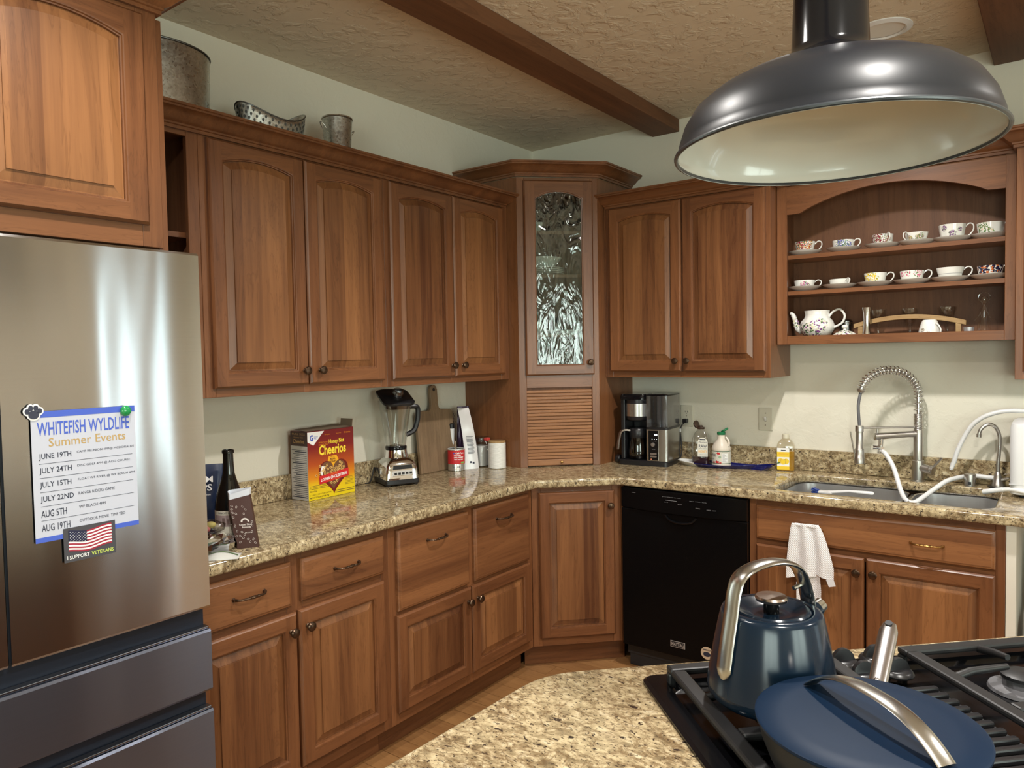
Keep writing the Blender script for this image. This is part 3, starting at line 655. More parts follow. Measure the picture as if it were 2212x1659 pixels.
# ================================================================ metal tubs on the cabinets
def oval(name, label, cat, loc, rx, ry, h, prof_t, rim, ma, rotz=0, rimh=None, seg=48):
    t = thing(name, label, cat, loc, rotz); m = MB(); lo = []
    for k in range(9):
        f = k/8; s = prof_t+(1-prof_t)*f
        lo.append([(rx*s*math.cos(a), ry*s*math.sin(a), f*(h+(rimh(a) if rimh else 0))) for a in [2*PI*i/seg for i in range(seg)]])
    inner = [[(x*.985, y*.985, z+.002) for x, y, z in l] for l in lo[::-1]]
    m.loft(lo+inner, cap0=True, cap1=True); m.build('tub_body', ma, t, smooth=40)
    m = MB(); m.tube([(rx*math.cos(a), ry*math.sin(a), h+(rimh(a) if rimh else 0)) for a in [2*PI*i/seg for i in range(seg+1)]], rim, 8, cap=False); m.build('rolled_rim', mat('dark_zinc', (.13, .13, .125), .35, 1), t)
    return t
ZTOP = ZT+.0005
oval('oval_tub', 'large galvanized oval tub on top of the cabinets beside the fridge cabinet', 'tub', (.165, -2.394, ZTOP), .165, .125, .275, .95, .004, GALV, R90)
rh = lambda a: .028*math.cos(2*a-.3)+.01*math.cos(a)
bs = oval('cutout_basket', 'galvanized oval basket with cut out leaf band and wavy rim', 'basket', (.195, -1.985, ZTOP), .142, .075, .155, .82, .0025, GALV, R90-.06, rh)
m = MB(); hm = MB()
for i in range(34):
    for j in range(3):
        a = 2*PI*(i+.5*(j % 2))/34; top = .155+rh(a); z = top-.016-.017*j; s = .82+.18*(z/top); cx, cy = .1422*s*math.cos(a), .0752*s*math.sin(a)
        tx, ty = -.142*math.sin(a), .075*math.cos(a); l = math.hypot(tx, ty); tx /= l; ty /= l; nx, ny = ty, -tx
        if nx*cx+ny*cy < 0: nx, ny = -nx, -ny
        hm.poly([(cx+nx*.0012+tx*.0042*math.cos(w)*(1+.3*math.sin(w)), cy+ny*.0012+ty*.0042*math.cos(w)*(1+.3*math.sin(w)), z+.0062*math.sin(w)) for w in [2*PI*k/8 for k in range(8)]])
hm.build('leaf_cutouts', mat('cutout_dark', (.10, .10, .095), .6), bs, smooth=0, recalc=False)
m = MB(); m.tube([(.1425*.925*math.cos(a), .0755*.925*math.sin(a), (.155+rh(a))*.60) for a in [2*PI*i/48 for i in range(49)]], .002, 6, cap=False); m.build('ridge', GALV, bs)
bk = thing('metal_bucket', 'small galvanized bucket with two wire ring handles on the cabinet top', 'bucket', (.20, -1.672, ZTOP))
m = MB(); m.lathe([(.048, 0), (.050, .004), (.0535, .09), (.0555, .093), (.0538, .097), (.0555, .101), (.0545, .105), (.060, .212), (.0635, .215), (.0625, .220), (.0595, .219), (.053, .10), (.047, .008)], 36); m.build('tub_body', GALV, bk)
for s in (-1, 1):
    m = MB(); m.tube([(.012*math.cos(w)*.9, s*(.0625+.020*math.sin(w)+.004), .178-.012+.026*math.sin(w)*.9+.0*w) for w in [PI*i/14 for i in range(15)]], .0018, 6); m.build('ring_handle', SATIN, bk)
sg = MB(); sg.box(1.98, 2.316, -.045, -.025, 2.2625, 2.635); tag(sg.build('wood_sign', mat('dark_sign', (.035, .024, .020), .6), smooth=0, bevel=.003), 'dark wooden board standing on top of the cabinets behind the pendant lamp', 'board')
# ================================================================ pendant lamp
pl = thing('pendant_lamp', 'black barn pendant lamp with white enamel inside hanging above the island', 'lamp', (2.3515, -2.651, 1.766))
po_ = [(.2005, 0), (.2005, .004), (.1975, .006), (.196, .018), (.189, .040), (.176, .061), (.155, .078), (.128, .092), (.100, .101), (.076, .107), (.064, .110)]
m = MB(); m.lathe(po_, 96, cap0=False, cap1=False); m.build('shade', LAMPB, pl, smooth=50)
m = MB(); m.lathe([(r-.0018, z-.0008) for r, z in po_]+[(.03, .109)], 96, cap0=False, cap1=False); m.build('enamel_lining', ENAMW, pl, smooth=50)
m = MB(); m.torus((0, 0, .002), .2000, .0028, 96, 8, axis='z'); m.build('rolled_rim', mat('rim_dark', (.03, .035, .04), .3), pl)
m = MB(); m.lathe([(.067, .106), (.067, .113), (.062, .118), (.052, .124), (.048, .135), (.0455, .200), (.0455, .235), (.052, .238), (.052, .246), (.040, .25), (.034, .275), (.012, .282)], 40); m.build('neck', BLKG, pl, smooth=40)
m = MB(); m.lathe([(.0075, .28), (.0075, .935)], 16); m.build('rod', LAMPB, pl)
m = MB(); m.lathe([(.012, .925), (.05, .935), (.06, .955), (.06, .9635)], 32); m.build('ceiling_canopy', LAMPB, pl)
m = MB(); m.lathe([(.0005, .098), (.016, .102), (.026, .115), (.027, .127), (.018, .150), (.013, .165)], 24, cap0=False); m.build('bulb', mat('frosted_bulb', (.85, .85, .82), .4), pl)
# ================================================================ left counter things
Z = .9142
wb = thing('wine_bottle', 'dark wine bottle with cream label standing beside the fridge', 'bottle', (.476, -2.385, Z)); wb.scale = (1.12, 1.12, 1.0)
BOT = mat('bottle_glass', (.003, .004, .004), .06, 0, .4)
m = MB(); m.lathe([(.030, .004), (.037, 0), (.0405, .004), (.0405, .118), (.039, .135), (.033, .165), (.0225, .200), (.0165, .225), (.0150, .250), (.0142, .288), (.0165, .289), (.0165, .298), (.0145, .3), (.0135, .300), (.0128, .292)], 40); m.build('glass_body', BOT, wb, smooth=50)
lb = cyl(.0408)
def wrap(mb, a0, a1, z0, z1, fn, mi=0, n=14):
    for i in range(n):
        u, v = a0+(a1-a0)*i/n, a0+(a1-a0)*(i+1)/n; mb.poly([fn(u, z0), fn(v, z0), fn(v, z1), fn(u, z1)], mi)
    return mb
m = MB(); wrap(m, -.052, .052, .030, .112, lb, 0, 20); l2 = cyl(.0411)
wrap(m, -.045, .030, .062, .098, l2, 1); l3 = cyl(.0413)
for i in range(5): wrap(m, -.030+i*.012, -.022+i*.012, .066, .078+.012*((i*3) % 4)/3, l3, 2, 3)
m.text('PINOT NOIR', -.030, .1025, .050, .005, l3, 3); m.text('COUNTY', -.006, .036, .036, .005, l3, 3)
o = m.build('label', [mat('label_cream', (.62, .57, .47), .7), mat('label_mauve', (.34, .25, .24), .7), mat('label_brown', (.16, .10, .09), .7), INKD], wb, smooth=0, recalc=False); o.rotation_euler = (0, 0, .93)
def pouch(name, label, cat, loc, rotz, w, h, d, ma, lean=0.0, top=.35, crinkle=.004, mats=None, seed=1, extra_top=0):
    """stand-up bag: pillow section that narrows to a sealed top edge"""
    t = thing(name, label, cat, loc, rotz); rnd = random.Random(seed); m = MB(); lo = []; n = 24
    for k in range(13):
        f = k/12; dd = d*(1-top*f) if f < .99 else d*max(0.06, 1-top-.5)
        dd = d*(1-f**2.2*(1-max(.05, 1-top*1.6))); zz = h*f; yo = lean*f*h
        L = []
        for i in range(n):
            a = 2*PI*i/n; c, s_ = math.cos(a), math.sin(a); q = lambda v, e: math.copysign(abs(v)**e, v)
            cr = (rnd.random()-.5)*crinkle if 0 < k < 12 else 0
            L.append((w/2*q(c, .35)+cr, dd/2*q(s_, .75)+cr+yo, zz))
        lo.append(L)
    m.loft(lo, cap0=True, cap1=True); m.build('bag_body', ma, t, smooth=60); return t
cb = pouch('crisps_bag', 'dark blue bag of crisps standing behind the wine bottle', 'bag', (.274, -2.392, Z), 1.0, .19, .235, .075, mat('navy_foil', (.012, .022, .06), .28), top=.6, seed=3)
m = MB(); q = lambda a, b: (a, -.0385+.022*max(0, (b/.235))**2.2, b)
m.text('PARM', -.022, .178, .085, .020, q, bold=.01); m.text('CRISPS', -.045, .150, .105, .022, q, bold=.02); m.text('oven baked cheese', -.03, .135, .085, .006, q)
m.build('bag_lettering', WHT, cb, smooth=0, recalc=False)
m = MB(); m.poly([(-.06+.02*math.cos(w)*(1+.4*math.cos(3*w)), -.027, .196+.012*math.sin(w)) for w in [2*PI*k/16 for k in range(16)]]); m.poly([(-.02+.016*math.cos(w), -.0272, .188+.008*math.sin(w+.5)) for w in [2*PI*k/12 for k in range(12)]]); m.build('crisp_picture', mat('crisp_yellow', (.72, .55, .18), .6), cb, smooth=0, recalc=False)
# brown almond bag leaning, open on top
ab = thing('almond_bag', 'open brown paper bag of almonds with white nut outlines', 'bag', (.566, -2.382, Z), .96)
BR = mat('brown_bag', (.060, .022, .017), .5); w2, d2, hh = .031, .017, .152
def askin(a, b, off=.0006): return (a*(1+.02*b/hh)-.022*b/hh, -d2-off-.004*math.sin(b/hh*PI)+.012*b/hh, b)
m = MB(); lo = []
for k in range(9):
    f = k/8; z = hh*f; s = -.022*f; wob = .003*math.sin(k*1.7)
    lo.append([(-w2+s+wob, -d2+.012*f-.004*math.sin(f*PI), z), (w2+s, -d2+.012*f-.004*math.sin(f*PI), z+.012*f), (w2+.004+s, .0+.012*f, z+.012*f), (w2+s, d2+.012*f, z+.014*f), (-w2+s, d2+.012*f, z+.006*f), (-w2-.004+s+wob, .012*f, z)])
m.loft(lo, cap0=True); m.build('paper_body', BR, ab, smooth=0)
m = MB(); top = lo[-1]; tp2 = [(x*1.0+.001*(-1)**i, y*.92+.0008, z+.016+.004*(i % 3)) for i, (x, y, z) in enumerate(top)]; m.loft([[(x*.985-.0005, y*.94+.0006, z-.004) for x, y, z in top], tp2]); m.build('white_lining', mat('lining', (.70, .74, .80), .6), ab, smooth=0)
m = MB(); rnd = random.Random(5); spots = []
while len(spots) < 26:
    a, b = rnd.uniform(-.026, .026), rnd.uniform(.012, hh-.012)
    if (-.012 < a < .024 and .058 < b < .100) or any((a-c)**2+(b-d)**2 < .0095**2 for c, d in spots): continue
    spots.append((a, b))
for a, b in spots:
    an = rnd.uniform(0, PI); ce = [(a+.0036*math.cos(w)*math.cos(an)-.0023*math.sin(w)*math.sin(an), b+.0036*math.cos(w)*math.sin(an)+.0023*math.sin(w)*math.cos(an)) for w in [2*PI*k/10 for k in range(11)]]
    m.tube([askin(x, z) for x, z in ce], .00045, 4, cap=False)
af = lambda a, b: askin(a, b, .0009)
m.add([af(.006+r*math.cos(w), .082+r*math.sin(w)) for w in [PI*k/12 for k in range(13)] for r in (.0075, .0125)], [(2*k, 2*k+1, 2*k+3, 2*k+2) for k in range(12)])
m.text('Roasted Salted', -.012, .071, .036, .006, af, bold=.02); m.text('Almonds', -.006, .063, .026, .006, af, bold=.02); m.text('ARTISAN', .000, .047, .020, .0035, af)
m.build('print', mat('bag_white', (.72, .66, .62), .6), ab, smooth=0, recalc=False)
# small packets in front
cw = thing('candy_wrapper', 'crinkled silver foil packet on the counter edge', 'wrapper', (.545, -2.475, Z), .9); rnd = random.Random(8)
def crumple(m, rx, ry, rz, c, amp, seg=14, rings=9, seed=1):
    r_ = random.Random(seed); lo = []
    for k in range(rings+1):
        th = PI*k/rings; L = []
        for i in range(seg):
            a = 2*PI*i/seg; s = 1+(r_.random()-.5)*amp*(0 if k in (0, rings) else 1)
            L.append((c[0]+rx*max(math.sin(th), .04)*math.cos(a)*s, c[1]+ry*max(math.sin(th), .04)*math.sin(a)*s, max(c[2]+rz*-math.cos(th)*s, .0002)))
        lo.append(L)
    return m.loft(lo, cap0=True, cap1=True)
m = MB(); crumple(m, .055, .038, .028, (0, 0, .027), .5, seed=4); m.build('foil', mat('silver_foil', (.62, .63, .64), .12, 1), cw, smooth=0)
tw = thing('fruit_chew_bag', 'clear twisted bag of pink and yellow chews on top of the foil packet', 'bag', (.520, -2.482, Z+.056), .9)
m = MB(); crumple(m, .046, .030, .021, (0, 0, .021), .22, seed=6); m.build('clear_film', glassy('cello', (.80, .78, .74), .10, .12), tw, smooth=60)
m = MB(); m.sphere((-.012, -.008, .017), .013, sc=(1.3, 1, 1), mi=0); m.sphere((.004, -.004, .027), .012, sc=(1.4, 1, .9), mi=1); m.sphere((.018, 0, .019), .010, sc=(1.3, 1, 1), mi=2); m.build('chews', [mat('pink_chew', (.75, .22, .25), .5), mat('yellow_chew', (.70, .62, .22), .5), mat('grey_chew', (.30, .27, .22), .6)], tw)
m = MB(); m.add([(.046, 0, .022), (.074, -.016, .030), (.078, 0, .022), (.072, .016, .016)], [(0, 1, 2), (0, 2, 3)]); m.build('twist_end', glassy('cello2', (.80, .78, .74), .10, .12), tw, smooth=0)
pk = thing('snack_packet', 'flat white snack packet with green band lying on the counter edge', 'packet', (.605, -2.50, Z), .85)
m = MB(); lo = [[(-.055+.11*i/10, y, .0003+(.016*math.sin(PI*i/10)*(1-(abs(y)/.034)**3) if s else 0)) for i in range(11)] for s, y in [(1, -.034+.068*j/8) for j in range(9)]]
m.loft(lo, closed=False); m.loft([[(x, y, .0001) for x, y, z in l] for l in lo], closed=False); m.build('film', mat('packet_white', (.62, .62, .58), .35), pk, recalc=False)
m = MB(); m.add([(-.05+.1*i/10, y, .0012+.016*math.sin(PI*(.05+.9*i/10))*(1-(abs(y)/.034)**3)) for y in (-.006, .004) for i in range(11)], [(i, i+1, i+12, i+11) for i in range(10)]); m.build('green_band', mat('packet_green', (.10, .16, .07), .5), pk, recalc=False)
# cereal box
cx = thing('cereal_box', 'open red and yellow box of honey cereal standing on the left counter', 'cereal box', (.1425, -1.8235, Z), R90+.038)
BW, BD, BH = .252, .105, .288
def box_art():
    t = NT('cereal_front'); z = t.sep(t.n('TexCoord').outputs['Object'])['Z']; f = t.math('DIVIDE', z, BH)
    return t.P(Base_Color=t.ramp(f, [(0, (.80, .62, .01)), (.20, (.80, .55, .01)), (.30, (.72, .26, .01)), (.5, (.45, .075, .012)), (.75, (.20, .012, .012)), (1, (.17, .01, .012))]), Roughness=.38)
m = MB(); m.box(0, BW, 0, BD, 0, BH-.003, 0); m.build('carton', box_art(), cx, smooth=0, bevel=.0015)
cf = lambda a, b: (a, -.0009, b); cg = lambda a, b: (a, -.0014, b); ch = lambda a, b: (a, -.0018, b)
m = MB(); m.poly([(0, -.0005, BH-.006), (0, -.0005, BH-.045), (.030, -.0005, BH-.062), (.088, -.0005, BH-.006)], 0); m.text('G', .013, BH-.044, .016, .027, cf, 1, bold=.04); m.text('General', .034, BH-.029, .020, .006, cf, 1); m.text('Mills', .034, BH-.037, .012, .006, cf, 1); m.build('corner_logo', [WHT, INKB], cx, smooth=0, recalc=False)
m = MB(); m.text('Honey Nut', .112, .220, .084, .024, cf, bold=.015); m.text('Cheerios', .058, .181, .147, .042, cf, bold=.03); m.build('title_lettering', mat('title_yellow', (.92, .70, .05), .4), cx, smooth=0, recalc=False)
m = MB(); m.text('NATURALLY FLAVORED', .058, .232, .048, .006, cf); m.text('SWEETENED CEREAL', .058, .222, .048, .006, cf); m.text('12 vitamins', .196, .262, .036, .008, cf); m.text('first ingredient', .090, .262, .030, .006, cf); m.text('gluten free', .152, .262, .028, .006, cf)
m.build('small_lettering', ORG, cx, smooth=0, recalc=False)
hx = [(.109, .172), (.151, .175), (.164, .152), (.134, .128), (.102, .150)]
m = MB(); m.poly([(x, -.0006, z) for x, z in hx[::-1]], 0); m.text('REAL', .118, .156, .028, .008, cf, 1, bold=.03); m.text('HONEY', .113, .144, .038, .009, cf, 1, bold=.03); m.text('made with', .117, .167, .026, .004, cf, 1); m.build('honey_hexagon', [mat('honey_orange', (.85, .42, .02), .4), mat('print_brown', (.12, .02, .01), .5)], cx, smooth=0, recalc=False)
def heart(cx_, cz, s): return [(cx_+s*16*math.sin(a)**3/16, cz+s*(13*math.cos(a)-5*math.cos(2*a)-2*math.cos(3*a)-math.cos(4*a))/16) for a in [2*PI*k/40 for k in range(40)]]
m = MB(); m.poly([(x, -.0007, z) for x, z in heart(.135, .095, .080)], 0); m.poly([(x, -.0009, z) for x, z in heart(.133, .100, .069)], 1)
m.add([(.062, -.0012, .112), (.070, -.0012, .136), (.090, -.0012, .132), (.075, -.0012, .105), (.072, -.0012, .090)], [(0, 1, 2, 3, 4)], 2); m.build('heart_bowl', [mat('bowl_maroon', (.16, .012, .01), .35), mat('bowl_brown', (.16, .07, .03), .5), WHT], cx, smooth=0, recalc=False)  # inner heart is a printed brown fill
m = MB(); rnd = random.Random(2); pts = []
hp = heart(.133, .100, .060)
def inside(x, z, poly):
    c = False; j = len(poly)-1
    for i in range(len(poly)):
        if (poly[i][1] > z) != (poly[j][1] > z) and x < (poly[j][0]-poly[i][0])*(z-poly[i][1])/(poly[j][1]-poly[i][1])+poly[i][0]: c = not c
        j = i
    return c
for _ in range(1500):
    a, b = rnd.uniform(.07, .20), rnd.uniform(.055, .165)
    if inside(a, b, hp) and all((a-p)**2+(b-q)**2 > .0098**2 for p, q in pts) and not (b > .126 and .10 < a < .166): pts.append((a, b))
for a, b in pts+[(.060, .137), (.058, .107), (.040, .100)]: m.torus((a, -.0015, b), .0041, .0016, 10, 5, axis='y')
m.build('cereal_rings', mat('ring_tan', (.72, .44, .14), .5), cx)
m = MB(); bn = lambda a, b: (a, -.0034, b+(a-.06)*.10); m.add([bn(.055, .062), bn(.215, .062), bn(.215, .096), bn(.055, .096)], [(0, 1, 2, 3)], 0); bt = lambda a, b: (a, -.0038, b+(a-.06)*.10)
m.text('LOWER CHOLESTEROL', .063, .071, .144, .013, bt, 1, bold=.035); m.text('CAN HELP', .112, .087, .045, .007, bt, 2); m.text('as part of a heart healthy diet', .095, .064, .08, .004, bt, 2); m.build('red_banner', [mat('banner_red', (.62, .02, .025), .4), WHT, ORG], cx, smooth=0, recalc=False)
m = MB(); m.text('Gluten Free', .006, .034, .036, .007, cf); m.text('1 - 1 LB 11.2 OZ (1.7 LB) CARTON', .006, .018, .112, .007, cf); m.text('NET WT 27.2 OZ (1.7 LB) 771g', .006, .006, .100, .008, cf, bold=.02)
for i in range(3): m.box(.006, .110-.01*i, -.0009, -.0006, .046+i*.006, .0475+i*.006)
for i in range(6): m.box(.195, .246-.004*(i % 3), -.0009, -.0006, .042+i*.006, .0432+i*.006)
for i in range(2): m.box(.140, .248, -.0009, -.0006, .014+i*.008, .0165+i*.008)
m.build('bottom_lettering', mat('print_olive', (.16, .10, .02), .5), cx, smooth=0, recalc=False)
m = MB(); sd = lambda a, b: (-.0007, a, b)
m.add([sd(0, .001), sd(BD, .001), sd(BD, .225), sd(0, .225)], [(3, 2, 1, 0)], 0); m.add([sd(0, .225), sd(BD, .225), sd(BD, BH-.004), sd(0, BH-.004)], [(3, 2, 1, 0)], 1)
se = lambda a, b: (-.0010, BD-a, b); m.text('Honey Nut', .022, .256, .058, .008, se, 2); m.text('Cheerios', .016, .236, .07, .017, se, 2, bold=.02); m.text('FULL SIZE', .012, .270, .08, .008, se, 2)
for i in range(26):
    z = .012+i*.0078; m.box(-.0011, -.0008, .006, BD-.006-.03*((i*7) % 5)/5, z, z+(.0018 if i % 6 else .0036), 3)
m.build('nutrition_panel', [mat('panel_grey', (.50, .48, .45), .6), mat('side_maroon', (.05, .02, .015), .5), mat('side_gold', (.45, .27, .10), .5), INKD], cx, smooth=0, recalc=False)
m = MB(); m.add([(BW-.055, .002, BH-.002), (BW, .002, BH-.002), (BW, BD*.55, BH-.002), (BW-.055, BD*.55, BH-.002)], [(0, 1, 2, 3)]); kb = mat('kraft', (.20, .145, .095), .8)
m2 = MB(); m2.prism([(BW-.004, BH-.003), (BW-.001, BH-.003), (BW+.004, BH+.030), (BW+.001, BH+.031)], .006, BD*.75, 'xz'); m2.build('side_flap', kb, cx, smooth=0)
m2 = MB(); m2.add([(.002, .004, BH-.002), (BW-.008, .004, BH-.002), (BW-.012, BD-.02, BH+.008), (.004, BD-.015, BH+.003)], [(0, 1, 2, 3)]); m2.build('top_flap', kb, cx, smooth=0)
# ================================================================ blender
bl = thing('blender', 'chrome countertop blender with clear jar and black lid', 'blender', (.138, -1.325, Z), R90-.42)
def sq(hx, hy, r, z, n=5): return [(x, y, z) for x, y in rrect(-hx, hx, -hy, hy, r, n)]
m = MB(); m.loft([sq(.078, .082, .012, .006), sq(.082, .086, .014, .010), sq(.082, .086, .014, .026), sq(.079, .083, .012, .028)], cap0=True, cap1=True)
for sx in (-1, 1):
    for sy in (-1, 1): m.lathe([(.010, 0), (.012, .007)], 12, (sx*.066, sy*.070, 0))
m.build('base', BLK, bl, smooth=40)
m = MB(); m.loft([sq(.077, .081, .012, .0285), sq(.075, .079, .014, .07), sq(.068, .071, .018, .100), sq(.058, .060, .030, .116), sq(.054, .054, .05, .122, 5)], cap0=True); m.loft([sq(.054, .054, .0535, .122), sq(.053, .053, .0525, .125), sq(.049, .049, .0485, .158), sq(.046, .046, .0455, .160)], cap1=True)
m.build('motor_housing', CHROME, bl, smooth=45)
m = MB(); m.prism([(-.050, .045), (.050, .045), (.046, .096), (-.046, .096)], -.0815, -.074, 'xz', 0); m.prism([(-.047, .076), (.047, .076), (.044, .094), (-.044, .094)], -.083, -.0812, 'xz', 1); m.prism([(-.047, .048), (.047, .048), (.047, .070), (-.047, .070)], -.083, -.0812, 'xz', 2)
for i in range(5): m.box(-.040+i*.018, -.028+i*.018, -.0845, -.083, .052, .062, 1)
m.build('control_panel', [CHROME, BLK, mat('panel_silver', (.62, .60, .58), .35, .4)], bl, smooth=0)
m = MB(); m.lathe([(.046, .158), (.049, .160), (.050, .170), (.047, .176), (.030, .177)], 32); m.build('collar', BLKG, bl)
m = MB()
for a in range(4): m.add([(0, 0, .178), (.005*math.cos(a*R90+1.57), .005*math.sin(a*R90+1.57), .180), (.024*math.cos(a*R90), .024*math.sin(a*R90), .180+(.016 if a % 2 == 0 else .004)), (.005*math.cos(a*R90-1.57), .005*math.sin(a*R90-1.57), .180)], [(0, 1, 2, 3)])
m.lathe([(.008, .177), (.006, .184)], 12); m.build('blades', SATIN, bl, smooth=0)
def jar(f, off=0): s = .0455+.0215*f; return sq(s-off, s-off, (s-off)*(.96-.5*f), .177+.205*f, 5)
m = MB(); m.loft([jar(k/8) for k in range(9)]+[jar(1-k/8, .003) for k in range(9)]); m.build('jar', GLASSB, bl, smooth=50)
m = MB()
for sx, sy in ((1, .4), (-1, .4), (.4, -1), (-.4, -1), (.4, 1), (-.4, 1), (1, -.4), (-1, -.4)):
    m.tube([((.040+.011*f)*sx, (.040+.011*f)*sy, .180+.105*f) for f in (0, .33, .66, 1)], .0016, 5)
m.build('jar_ribs', GLASS, bl)
m = MB(); m.loft([sq(.060, .060, .03, -.026), sq(.064, .064, .03, -.002), sq(.0760, .0760, .030, 0), sq(.0770, .0770, .030, .010), sq(.066, .066, .028, .018)], cap0=True, cap1=True); ldb = m.build('lid', BLK, bl, (0, -.004, .392), rot=(.42, 0, 0), smooth=40)
m = MB(); m.lathe([(.028, .0185), (.030, .021), (.030, .027), (.024, .029), (.022, .043), (.024, .045), (.022, .049), (.017, .047), (.016, .025), (.0005, .024)], 24, (.008, -.006, 0), cap1=False); m.build('filler_cap', glassy('cap_grey', (.72, .72, .72), .14, .08), ldb, smooth=40)
m = MB(); m.tube(spline([(.062, 0, .352), (.098, 0, .352), (.112, 0, .338), (.108, 0, .285), (.090, 0, .240), (.052, 0, .222)], 6), .011, 8, flat=(1, 1.15)); m.build('handle', BLK, bl)
m = MB(); m.tube(spline([(.02, .082, .03), (.0, .105, .006), (-.05, .095, .005), (-.070, .080, .04), (-.080, .078, .07), (-.095, .070, .03), (-.110, .060, .006), (-.135, .050, .005)], 6), .0030, 7); o = m.build('power_cord', BLKM, bl)
# ================================================================ cutting board leaning on the wall
bd = thing('cutting_board', 'weathered wooden cutting board with long handle leaning against the wall', 'cutting board', (.070, -1.090, Z), R90+.01)
out = [(0, 0), (.270, 0), (.270, .285)]+arc(.245, .285, .025, 0, 90, 5)[1:]+[(.180, .312)]+[(.168, .322), (.164, .340), (.164, .415)]+arc(.139, .415, .025, 0, 180, 8)+[(.114, .340), (.108, .322), (.096, .312), (.025, .310)]+arc(.025, .285, .025, 90, 180, 5)
m = MB(); m.prism(out, 0, .018, 'xz'); ob = m.build('board', WBOARD, bd, smooth=30, bevel=.0025); ob.rotation_euler = (-.085, 0, 0)
m = MB(); m.lathe([(.009, 0), (.009, -.0008)], 20, (.139, -.0002, .415), axis='y'); o = m.build('hanging_hole', mat('hole_dark', (.03, .02, .015), .7), bd); o.rotation_euler = (-.085, 0, 0)
# ================================================================ cans, bags and jars in the corner
cc = thing('coffee_can', 'red coffee can of capsules with a spoon handle sticking out', 'can', (.120, -.886, Z))
m = MB(); m.lathe([(.043, 0), (.0445, .001), (.0445, .004), (.0435, .006), (.0435, .104), (.0445, .106), (.044, .109), (.0415, .109), (.041, .1), (.040, .01)], 40); m.build('tin_body', mat('tin', (.62, .60, .56), .25, .9), cc)
f1 = cyl(.0438); m = MB(); wrap(m, -.125, .125, .034, .106, f1, 0, 48); f2 = cyl(.0442)
m.text('Café Puro', -.010, .086, .046, .009, f2, 1, bold=.03); m.text('Cápsulas', -.018, .074, .036, .008, f2, 1, bold=.03); m.text('para preparar', -.018, .063, .052, .009, f2, 1, bold=.03); m.text('café expreso', -.018, .054, .050, .008, f2, 1, bold=.03)
wrap(m, .018, .044, .037, .046, f2, 2, 5); m.poly([f2(-.018+.0035*math.cos(w), .090+.0035*math.sin(w)) for w in [2*PI*k/12 for k in range(12)]], 3); o = m.build('label', [RED, WHT, mat('leaf_green', (.22, .42, .10), .5), INKB], cc, smooth=0, recalc=False); o.rotation_euler = (0, 0, .86)
m = MB(); m.text('20', -.004, .016, .016, .011, cyl(.0440), bold=.02); m.text('cápsulas', -.024, .016, .018, .005, cyl(.0440)); o = m.build('count_lettering', INKD, cc, smooth=0, recalc=False); o.rotation_euler = (0, 0, .86)
m = MB(); m.torus((0, 0, .109), .0430, .0022, 40, 6, axis='z'); m.build('plastic_rim', mat('clear_rim', (.60, .60, .60), .3), cc)
m = MB(); m.lathe([(.041, .098), (.0005, .098)], 30, cap1=False); m.build('contents', mat('can_dark', (.025, .02, .02), .7), cc)
sp = thing('scoop_handle', 'steel spoon handle standing in the red coffee can', 'spoon', (.113, -.880, Z+.0990))
m = MB(); m.tube([(0, 0, 0), (-.012, .010, .045), (-.0125, .0105, .047)], [.006, .0065, .004], 12); m.build('handle', CHROME, sp)
gb = thing('coffee_bag', 'tall white and purple foil coffee bag with printed back', 'bag', (.128, -.818, Z), .92)
m = MB(); lo = []; rnd = random.Random(11)
for k in range(15):
    f = k/14; z = .312*f; w_ = .036*(1-.18*f); d_ = .034*(1-.92*f**1.5)+.0015
    L = [(-w_, -d_, z), (-w_*.3, -d_*1.08+(rnd.random()-.5)*.004, z), (w_*.3, -d_*1.08+(rnd.random()-.5)*.004, z), (w_, -d_, z), (w_*.94, -d_*.2, z), (w_*.90, d_*.2, z), (w_, d_, z), (0, d_*1.1, z), (-w_, d_, z), (-w_*.80, 0, z)]
    lo.append([(x+.022-.03*f*f, y+.02*f, zz) for x, y, zz in L])
m.loft(lo, cap0=True, cap1=True, mis=[0, 0, 0, 0, 1, 1, 1, 1, 1, 1]); FOIL = mat('white_foil', (.62, .60, .60), .28, .15); PURP = mat('purple_foil', (.045, .018, .055), .25, .2)
m.build('bag_body', [FOIL, PURP], gb, smooth=40)
m = MB()
for i in range(14):
    z = .165-.0066*i; f = z/.312; yy = -(.034*(1-.92*f**1.5)+.0015)*1.08-.0012+.02*f-.002; xo = .022-.03*f*f
    m.box(-.016+xo, .020-.008*((i*5) % 3)/3+xo, yy-.0003, yy, z, z+.0022)
m.box(.012, .022, -.036, -.0355, .030, .040); m.box(.026, .036, -.036, -.0355, .026, .036); m.build('printed_text', INKD, gb, smooth=0)
sb = pouch('purple_coffee_bag', 'dark purple coffee bag half hidden by the white foil bag', 'bag', (.082, -.782, Z), 1.0, .066, .318, .036, PURP, top=.6, seed=21, crinkle=.005)
jr = thing('clip_jar', 'clear glass clip top jar of white sugar with red seal', 'jar', (.140, -.7125, Z))
m = MB(); m.loft([[(x, y, z) for x, y in rrect(-s, s, -s, s, .014, 4)] for s, z in ((.038, 0), (.041, .006), (.041, .115), (.036, .128), (.036, .136))], cap0=True, cap1=True); m.build('glass_body', GLASS, jr, smooth=40)
m = MB(); m.loft([[(x, y, z) for x, y in rrect(-.0365, .0365, -.0365, .0365, .012, 4)] for z in (.004, .108)], cap0=True, cap1=True); m.build('sugar', mat('sugar', (.70, .69, .66), .8), jr, smooth=40)
m = MB(); m.loft([[(x, y, z) for x, y in rrect(-s, s, -s, s, .014, 4)] for s, z in ((.039, .137), (.040, .140), (.038, .152), (.030, .155))], cap0=True, cap1=True); m.build('lid', glassy('lid_glass', (.70, .72, .72), .15, .05), jr, smooth=40)
